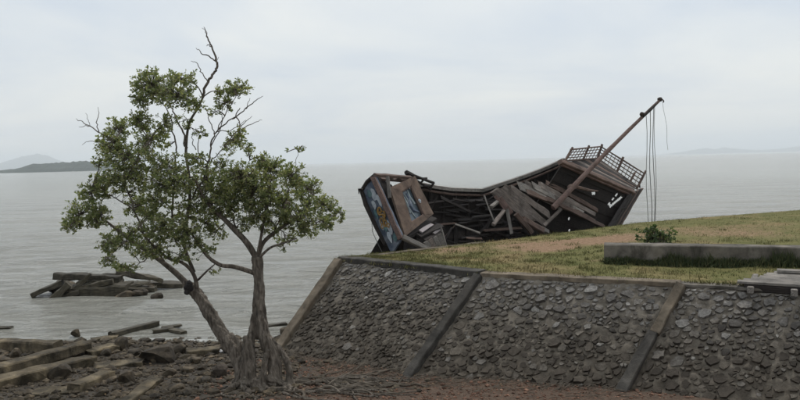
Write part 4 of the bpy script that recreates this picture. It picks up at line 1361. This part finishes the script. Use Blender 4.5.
    for l in minor:
        P_, R_ = path([(a, b, c, r * .66) for a, b, c, r in l])
        for p in P_[1:-1]: p += V((R.gauss(0, .012), R.gauss(0, .012), R.gauss(0, .012)))
        limbs.tube(P_, R_, 6, rough=.15, seed=R.uniform(0, 50))
        nodes += P_
    for l in bare:
        P_, R_ = path(l)
        for p in P_[1:-1]: p += V((R.gauss(0, .008), R.gauss(0, .008), R.gauss(0, .008)))
        mb = MB(); mb.tube(P_, R_, 5, rough=.1, seed=R.uniform(0, 50))
        put('dead_branch', mb, M['twig'], TREE)
    # fuse the trunk into one skin and carve the bark
    tr = put('trunk', trunk, M['bark'], TREE)
    rm = tr.modifiers.new('fuse', 'REMESH'); rm.mode = 'VOXEL'; rm.voxel_size = .013
    s_ = tr.modifiers.new('soft', 'SMOOTH'); s_.factor = .5; s_.iterations = 3
    dg = bpy.context.evaluated_depsgraph_get()
    me = bpy.data.meshes.new_from_object(tr.evaluated_get(dg))
    tr.modifiers.clear()
    tr.data = me
    if not me.materials: me.materials.append(M['bark'])
    nv = len(me.vertices)
    cs, ns = [0.0] * (nv * 3), [0.0] * (nv * 3)
    me.vertices.foreach_get('co', cs)
    me.vertex_normals.foreach_get('vector', ns)
    for i in range(0, nv * 3, 3):
        p, n = V(cs[i:i+3]), V(ns[i:i+3])
        cs[i:i+3] = p + n * (.016 * (noise.ridged_multi_fractal(V((p.x * 13 + p.z * 2, p.y * 13, p.z * 3.0)), .9, 2.1, 4, 1.0, 2.0) - 1.1) + .014 * noise.noise(p * 6) + .008 * noise.noise(V((p.x * 40, p.y * 40, p.z * 14))))
    me.vertices.foreach_set('co', cs)
    me.update()
    me.shade_smooth()
    put('limbs', limbs, M['bark'], TREE, smooth=True)
    # dark rotted end of the broken stub
    mb = MB()
    c = T(189, 287, .1)
    mb.rock(c, .10, .09, .10, .4, 1); mb.rock(c + V((-.03, -.02, -.07)), .06, .06, .07, .2, 4); mb.rock(c + V((.02, -.03, .07)), .07, .06, .06, .9, 7)
    put('broken_stub', mb, M['wood_char'], TREE)
    # thin roots snaking over the ground
    for i in range(48):
        x0, y0 = (R.uniform(274, 340), R.uniform(379, 398)) if i < 38 else (R.uniform(222, 262), R.uniform(391, 400))
        p = G(x0, y0, .2)
        a = R.gauss(-.15, .22) if i < 38 else R.uniform(-2.8, -.3)
        n = R.randint(10, 17) if i < 38 else R.randint(5, 8)
        st = R.uniform(.09, .15)
        pts, rr = [], []
        r0 = R.uniform(.012, .030)
        for k in range(n):
            p = V((p.x + math.cos(a) * st, p.y + math.sin(a) * st, 0))
            a += R.gauss(0, .28) - .12 * (a + .1 if i < 38 else 0)
            p.z = beach_z(p.x, p.y) + r0 * (.5 + R.uniform(0, 1.2)) + (.02 if k % 4 == 2 else 0)
            pts.append(p); rr.append(r0 * lerp(1, .35, k / n))
        P_, R_ = smooth_path(pts, rr, 2)
        mb = MB(); mb.tube(P_, R_, 5, rough=.2, seed=i)
        put('root', mb, M['twig'] if i % 3 else M['bark'], TREE)
    # ---- foliage: rosettes at twig ends, gathered in loose clumps
    EL = [(152, 85, 22, 17, 1.0), (140, 99, 12, 8, .9), (181, 79, 17, 11, .75), (174, 95, 24, 12, .9), (196, 105, 14, 8, .6), (150, 72, 8, 5, .5),
          (238, 88, 15, 10, .95), (225, 104, 12, 8, .7), (222, 92, 10, 8, .6), (117, 128, 13, 11, 1.0), (140, 120, 15, 12, .9), (112, 145, 19, 13, 1.0), (150, 140, 20, 14, .8),
          (165, 124, 12, 12, .6), (200, 132, 9, 7, .4), (232, 140, 14, 9, .75), (240, 132, 8, 6, .6), (247, 147, 7, 5, .6), (100, 160, 10, 8, .6), (130, 158, 28, 12, 1.0), (165, 165, 20, 14, .7), (195, 160, 16, 9, .6),
          (220, 162, 12, 8, .5), (120, 180, 32, 16, 1.0), (165, 185, 28, 14, .95), (205, 181, 26, 15, 1.1), (240, 175, 18, 15, .95), (92, 193, 18, 11, .8), (82, 214, 21, 15, .95), (70, 226, 9, 7, .7),
          (101, 215, 11, 13, .75), (140, 206, 17, 13, .8), (108, 243, 13, 11, .75), (130, 236, 18, 13, .95), (126, 267, 17, 5, .6), (108, 262, 10, 7, .6), (165, 228, 24, 17, .95), (150, 250, 22, 10, .8),
          (188, 236, 17, 14, .75), (206, 222, 15, 12, .7), (180, 256, 19, 7, .5), (206, 248, 13, 6, .5), (214, 272, 14, 4, .2), (213, 204, 17, 13, .9), (235, 205, 20, 15, 1.0),
          (255, 190, 21, 20, 1.0), (270, 170, 19, 14, 1.0), (294, 176, 15, 13, 1.0), (262, 159, 10, 7, .8), (250, 152, 8, 5, .5), (300, 149, 6, 3, .6), (287, 152, 3, 3, .6), (310, 190, 15, 13, .95), (290, 205, 23, 17, 1.0),
          (324, 205, 13, 11, .9), (339, 215, 7, 7, .8), (324, 222, 13, 9, .8), (304, 228, 15, 11, .9), (270, 222, 17, 13, .7), (285, 239, 13, 5, .6), (258, 215, 15, 15, .75), (245, 225, 9, 7, .6), (283, 246, 5, 7, .5),
          (190, 207, 20, 9, .7), (185, 217, 14, 8, .5), (222, 190, 18, 12, .8), (240, 190, 16, 14, .8), (215, 232, 14, 9, .5), (150, 215, 14, 10, .5), (300, 215, 20, 10, .6), (155, 200, 18, 10, .7), (275, 195, 18, 14, .6), (230, 150, 10, 6, .4), (215, 112, 7, 5, .4), (185, 120, 10, 8, .45), (118, 268, 8, 4, .5)]
    fol, tw = MB(), MB()
    nl = 0
    for cx, cy, rx, ry, den in EL:
        rz = max(rx, ry) * PXM * 1.15
        off = R.uniform(-.55, .55) * min(1, rx / 14)
        c = T(cx, cy, off)
        near = min(nodes, key=lambda p: (p - c).length)
        sub = []
        if (near - c).length > .08:
            pts, rr = smooth_path([near, lerp(near, c, .5) + V((R.gauss(0, .05), R.gauss(0, .05), .05)), c], [.012, .009, .006], 4)
            tw.tube(pts, rr, 5)
            sub = pts[3:]
        else: sub = [near]
        k = max(2, int(math.pi * rx * ry * den / 6.2))
        pool = sub + [p for p in nodes if (p - c).length < rz * 1.3]
        for i in range(k):
            for _ in range(9):
                u = V((R.uniform(-1, 1), R.uniform(-1, 1), R.uniform(-1, 1)))
                if .2 < u.length < 1.12: break
            tip = T(cx + u.x * rx, cy + u.y * ry, off + u.z * rz)
            src = min(pool, key=lambda p: (p - tip).length + R.uniform(0, .08))
            dr = tip - src
            mid = lerp(src, tip, .55) + V((R.gauss(0, .02), R.gauss(0, .02), -.02 + .1 * dr.length))
            tw.tube([src, mid, tip], [.005, .0036, .0024], 4, cap=False)
            ax = (tip - mid).normalized() * .7 + V((R.gauss(0, .25), R.gauss(0, .25), .65))
            m = R.randint(4, 7)
            rosette(fol, R, tip, ax, R.uniform(.036, .066), m)
            nl += m
            if R.random() < .7:
                rosette(fol, R, lerp(mid, tip, R.uniform(.2, .6)), ax, R.uniform(.04, .06), 5); nl += 4
    put('twigs', tw, M['twig'], TREE, kind='stuff')
    put('crown', fol, M['leaf'], TREE)
    print('leaves', nl)
tree()

M['dry_leaf'] = simple('dry_leaf', (.09, .055, .03), (.16, .105, .06), (.26, .19, .11), 3, (1, 1, 1), .8, .2, 30, (.5, 1.5), world=True)
# ------------------------------------------------------------------ things lying on the beach and in the shallows
def lay(name, a, b, w, h, m, label, cat, da=None, db=None, za=0.0, zb=0.0, seg=12, jit=.032, group=None, **kw):
    """a bar lying between two pixels; its ends rest on the beach (or water) plus za / zb"""
    p, q = G(a[0], a[1], .05), G(b[0], b[1], .05)
    for k, (e, z) in enumerate(((p, za), (q, zb))):
        for _ in range(3):
            gz = max(beach_z(e.x, e.y), -.02) + z
            e2 = G((a, b)[k][0], (a, b)[k][1], gz)
            e.x, e.y, e.z = e2.x, e2.y, e2.z
    up = V((0, 0, 1))
    lift = V((0, 0, h * .38))
    kw.setdefault('ragged', .1)
    return bar(name, p + lift, q + lift, w, h, M[m], None, up=up, seg=seg, jit=jit, label=label, cat=cat, group=group, **kw)
lay('concrete_beam', (-30, 349), (58, 352), .30, .27, 'beach_concrete', 'long dark concrete beam at the water edge at the far left', 'beam')
lay('concrete_beam', (-18, 379), (87, 349), .30, .20, 'beach_concrete', 'long slanting concrete beam propped up above the pale flat one', 'beam', za=.10, zb=.10, jit=.026)
lay('concrete_beam', (-16, 391), (92, 364), .36, .20, 'beach_concrete', 'thick concrete beam lying below the propped slanting one', 'beam', jit=.03)
lay('concrete_beam', (74, 393), (108, 379), .26, .17, 'beach_concrete', 'short concrete beam lying in front of the thick one', 'beam')
lay('concrete_slab', (32, 395), (71, 392.5), .32, .07, 'beach_concrete', 'flat dark concrete slab half sunk in the mud', 'slab', ragged=.08)
lay('timber_plank', (124, 406), (157, 381), .24, .10, 'beach_concrete', 'short dark plank pointing at the tree from the bottom edge', 'plank', ragged=.05)
lay('concrete_slab', (97, 369), (143, 364), .36, .09, 'beach_concrete', 'low flat slab in the rubble beside the ends of the beams', 'slab', ragged=.1)
lay('concrete_slab', (186, 356), (219, 353), .30, .14, 'beach_concrete', 'flat slab at the water edge left of the leaning stem', 'slab', ragged=.06)
lay('concrete_slab', (88, 356), (118, 350), .34, .16, 'beach_concrete', 'thick broken slab at the waterline behind the propped beam', 'slab', ragged=.12, jit=.04)
lay('concrete_slab', (92, 341), (118, 338), .22, .07, 'beach_concrete', 'thin flat slab just out in the shallows', 'slab', ragged=.1)
lay('driftwood_log', (112, 337.5), (156, 325.5), .20, .14, 'timber_wet', 'long straight log floating in the shallows toward the rubble', 'log', jit=.02)
lay('driftwood_log', (153, 333), (172, 330), .16, .08, 'timber_wet', 'left of three short logs awash beyond the rubble', 'log', jit=.02)
lay('driftwood_log', (162, 328.5), (181, 326.5), .14, .06, 'timber_wet', 'farthest of three short logs awash beyond the rubble', 'log', jit=.02)
lay('driftwood_log', (172, 331), (184, 333.8), .18, .08, 'timber_wet', 'right of three short logs awash beyond the rubble', 'log', jit=.02)
lay('driftwood_log', (-6, 329), (12, 328.5), .14, .06, 'timber_wet', 'small log awash at the left edge of the picture', 'log', jit=.02)
lay('driftwood_log', (264, 328), (287, 324.5), .14, .07, 'timber_wet', 'log awash between the tree and the seawall', 'log', jit=.02)

# heap of wrecked timbers out in the water
def far(name, a, b, w, h, m, label, cat, za, zb, off=0.0, seg=14, jit=.055, **kw):
    base = G(100, 296, 0).y + off
    p, q = U(a[0], a[1], base), U(b[0], b[1], base + .15)
    return bar(name, p, q, w, h, M[m], None, seg=seg, jit=jit, label=label, cat=cat, **kw)
far('timber_beam', (55, 275.5), (121, 279), .40, .20, 'timber_wet', 'thick squared timber lying along the top of the heap in the sea', 'timber', 0, 0, .55)
far('timber_slab', (36, 293.5), (66, 281), .9, .16, 'timber_wet', 'broad sloping slab at the left end of the heap in the sea', 'timber', 0, 0, .7, jit=.04)
far('timber_beam', (50, 303), (69, 283), .30, .22, 'timber_wet', 'short timber leaning down into the sea at the front of the heap', 'timber', 0, 0, -.35)
far('timber_slab', (68, 293), (130, 289), .9, .40, 'timber_wet', 'wide low slab at the waterline of the heap in the sea', 'timber', 0, 0, .3, jit=.06)
far('timber_slab', (118, 289), (156, 289), .8, .30, 'timber_wet', 'low slab at the right end of the heap in the sea', 'timber', 0, 0, .6, jit=.06, taper=.5)
far('driftwood_log', (117, 271.5), (163, 280.5), .26, .20, 'timber_wet', 'round log sloping down from the right side of the heap in the sea', 'log', 0, 0, 1.1, taper=.6)
far('timber_beam', (126, 284.5), (184, 284.5), .5, .18, 'timber_wet', 'long low timber stretching right from the heap in the sea', 'timber', 0, 0, 1.4, jit=.04)
far('timber_beam', (72, 290.5), (91, 273.5), .14, .12, 'timber_wet', 'thin timber crossing the heap in the sea at a steep slant', 'timber', 0, 0, .0)
far('timber_beam', (72, 291), (113, 281), .20, .16, 'timber_wet', 'timber crossing the heap in the sea at a low slant', 'timber', 0, 0, .05)
far('timber_beam', (94, 283), (122, 285), .5, .3, 'timber_wet', 'dark block of timber packed under the top beam of the heap', 'timber', 0, 0, .6, jit=.05)

RK = 0
def boulder(px, py, wpx, hpx, label, m='rock', sink=.3, rz=0.0):
    global RK
    RK += 1
    p = G(px, py, .05)
    z = beach_z(p.x, p.y)
    p = G(px, py, max(z, -.01))
    k = p.y / FPX
    sx, sz = wpx * k * .58, hpx * k * .62
    mb = MB()
    R = random.Random(RK * 7)
    vs, fs = ROCKS[RK % 6]
    a = R.uniform(-.5, .5) + rz
    for x, y, z_ in vs:
        q = V((x, y, z_)) * (1 + .12 * noise.noise(V((x * 2 + RK, y * 2, z_ * 2))))
        q = V((q.x * sx, q.y * sx * R.uniform(.85, .87), q.z * sz))
        mb.v.append((q.x * math.cos(a) - q.y * math.sin(a), q.x * math.sin(a) + q.y * math.cos(a), q.z))
    mb.f = list(fs)
    o = bpy.data.objects.new('rock', mesh_from('rock', mb, M[m]))
    COL.objects.link(o)
    o.location = p + V((0, sx * .5, sz * (1 - sink) - .01))
    return tag(o, label, 'rock')
boulder(75, 337, 10, 8, 'small upright rock standing behind the raised end of the propped beam')
boulder(14, 359, 12, 11, 'blocky rock under the long beam at the far left', rz=.2)
boulder(3, 366, 14, 10, 'dark round rock at the left edge between two beams')
boulder(57, 380, 23, 15, 'dark round boulder resting against the front of the thick beam')
boulder(121, 350, 15, 13, 'round boulder at the waterline right of the broken slab')
boulder(134, 356, 18, 8, 'low dark rock at the waterline right of the round boulder')
boulder(157, 364, 40, 17, 'large sloping boulder in the middle of the rubble')
boulder(179, 355, 15, 11, 'dark knobbly rock beside the flat slab at the water edge')
boulder(195, 364, 12, 8, 'dark rock just below the flat slab at the water edge')
boulder(182, 360, 15, 5, 'flat pale grey stone below the dark knobbly rock', m='beach_concrete')
boulder(220, 377, 18, 12, 'brownish rounded rock left of the tree base', m='rock_brown')
boulder(206, 384, 14, 8, 'low rock between the brownish rock and the plank')
boulder(126, 385, 19, 14, 'rough grey rock above the short plank')
boulder(105, 357, 12, 8, 'small angular rock in front of the broken slab')
boulder(158, 343, 12, 5, 'small wet rock standing alone in the shallows')
boulder(130, 347, 6, 4, 'pebble sized rock poking from the shallows beside the round boulder')
boulder(151, 349, 6, 5, 'small dark rock at the waterline below the lone wet one')
boulder(284, 335, 10, 9, 'dark rock at the foot of the seawall corner')
boulder(228, 353, 13, 9, 'dark rock behind the leaning stem')
boulder(97, 378, 11, 6, 'small rock above the short beam')
boulder(186, 374, 14, 8, 'dark rock between the plank and the leaning stem')
boulder(168, 378, 15, 9, 'rough rock just right of the plank end')
boulder(84, 368, 13, 7, 'rock tucked under the end of the thick beam')
boulder(147, 375, 12, 6, 'small rock above the end of the short plank')
boulder(202, 372, 11, 7, 'small dark rock left of the brownish one')
boulder(176, 393, 19, 9, 'broad low rock at the bottom edge right of the plank')
boulder(212, 396, 14, 8, 'rock at the bottom edge left of the tree roots')
boulder(100, 397, 13, 7, 'rock at the bottom edge below the short beam')
# scraps of white plastic
def scrap(px, py, s, label):
    p = G(px, py, .06)
    p.z = beach_z(p.x, p.y) + .05
    R = random.Random(int(px))
    mb = MB()
    n = 5
    mb.v = [(p.x + (i / n - .5) * s + R.gauss(0, .012), p.y + (j / n - .5) * s * .7 + R.gauss(0, .012), p.z + R.uniform(-.03, .05)) for j in range(n + 1) for i in range(n + 1)]
    k = len(mb.v)
    mb.v += [(x, y, z - .008) for x, y, z in mb.v]
    mb.f = [(j*(n+1) + i, j*(n+1) + i + 1, (j+1)*(n+1) + i + 1, (j+1)*(n+1) + i) for j in range(n) for i in range(n)]
    mb.f += [tuple(k + q for q in f[::-1]) for f in mb.f]
    put('plastic_scrap', mb, M['litter'], None, label=label, cat='litter')
scrap(220, 354, .10, 'crumpled white plastic scrap beside the leaning stem')
scrap(98, 352, .05, 'tiny white plastic scrap in front of the broken slab')

# loose rubble and gravel, too many to count
far('timber_plank', (84, 285), (108, 277), .22, .08, 'timber_wet', 'narrow plank wedged under the right part of the top beam', 'plank', 0, 0, .45)
far('timber_plank', (58, 296), (80, 292), .3, .10, 'timber_wet', 'plank floating at the waterline left of the wide low slab', 'plank', 0, 0, -.2)
far('timber_plank', (126, 287), (150, 282), .26, .10, 'timber_wet', 'plank lying on the low slab at the right end of the heap', 'plank', 0, 0, .55)
far('timber_plank', (100, 276), (132, 272), .2, .10, 'timber_wet', 'plank tilted up beyond the right end of the top beam', 'plank', 0, 0, 1.0)
def rubble():
    R = random.Random(3)
    a, b = MB(), MB()
    for i in range(6500):
        y = R.uniform(11.0, 15.9)
        x = R.uniform(-10, .4)
        if x > -2.0 and R.random() < .75: continue
        s = min(.13, .018 + R.expovariate(1 / .028))
        if y > 14.6: s *= 1.15
        z = beach_z(x, y)
        a.rock(V((x, y, z + s * .12)), s * R.uniform(.9, 1.4), s * R.uniform(.7, 1.1), s * R.uniform(.4, .8), R.uniform(0, 3), R.randrange(6, 12))
    for i in range(46):                     # broken stone packed round the heap in the sea
        p = G(R.uniform(48, 160), R.uniform(287, 299) - 5 * (R.random() < .4), 0)
        s = R.uniform(.10, .26)
        if p.x > -7.2: p.y = p.y + .3
        a.rock(V((p.x, p.y + .3, .02)), s * 1.4, s, s * R.uniform(.5, .9), R.uniform(0, 3), R.randrange(0, 6))
    put('rubble', a, M['rock'], kind='stuff')
    for i in range(6500):
        y = R.uniform(10.3, 13.6)
        x = R.uniform(-3.4, 5.5)
        s = .008 + R.expovariate(1 / .008)
        s = min(s, .045)
        b.rock(V((x, y, beach_z(x, y) + s * .2)), s * R.uniform(.9, 1.4), s, s * R.uniform(.5, .9), R.uniform(0, 3), R.randrange(6, 12))
    put('gravel', b, M['gravel'], kind='stuff')
    # dead twigs and leaf litter at the foot of the wall
    c = MB()
    for i in range(420):
        x = R.uniform(-2.3, 3.4)
        y = interp(x, [-2.6, .2, 3.5], [14.6, 12.2, 11.0]) - abs(R.gauss(0, .45)) - .1
        L_ = R.uniform(.05, .3)
        an = R.gauss(0, .6)
        p = V((x, y, beach_z(x, y) + .02))
        q = p + V((math.cos(an) * L_, math.sin(an) * L_, R.uniform(-.01, .03)))
        c.tube([p, lerp(p, q, .5) + V((0, R.gauss(0, .02), .01)), q], [.006, .005, .003], 4)
    put('twig_litter', c, M['twig'], kind='stuff')
    d = MB()
    for i in range(750):
        x, y = R.uniform(-5.5, 4.2), R.uniform(10.8, 14.0)
        if y > interp(x, [-2.6, .2, 3.5], [14.6, 12.2, 11.0]): continue
        p = V((x, y, beach_z(x, y) + .022))
        an = R.uniform(0, 6.28)
        leaf(d, p, V((math.cos(an), math.sin(an), R.uniform(-.1, .25))).normalized(), V((R.gauss(0, .3), R.gauss(0, .3), 1)).normalized(), R.uniform(.03, .07), R.uniform(.018, .03))
    put('leaf_litter', d, M['dry_leaf'], kind='stuff')
rubble()
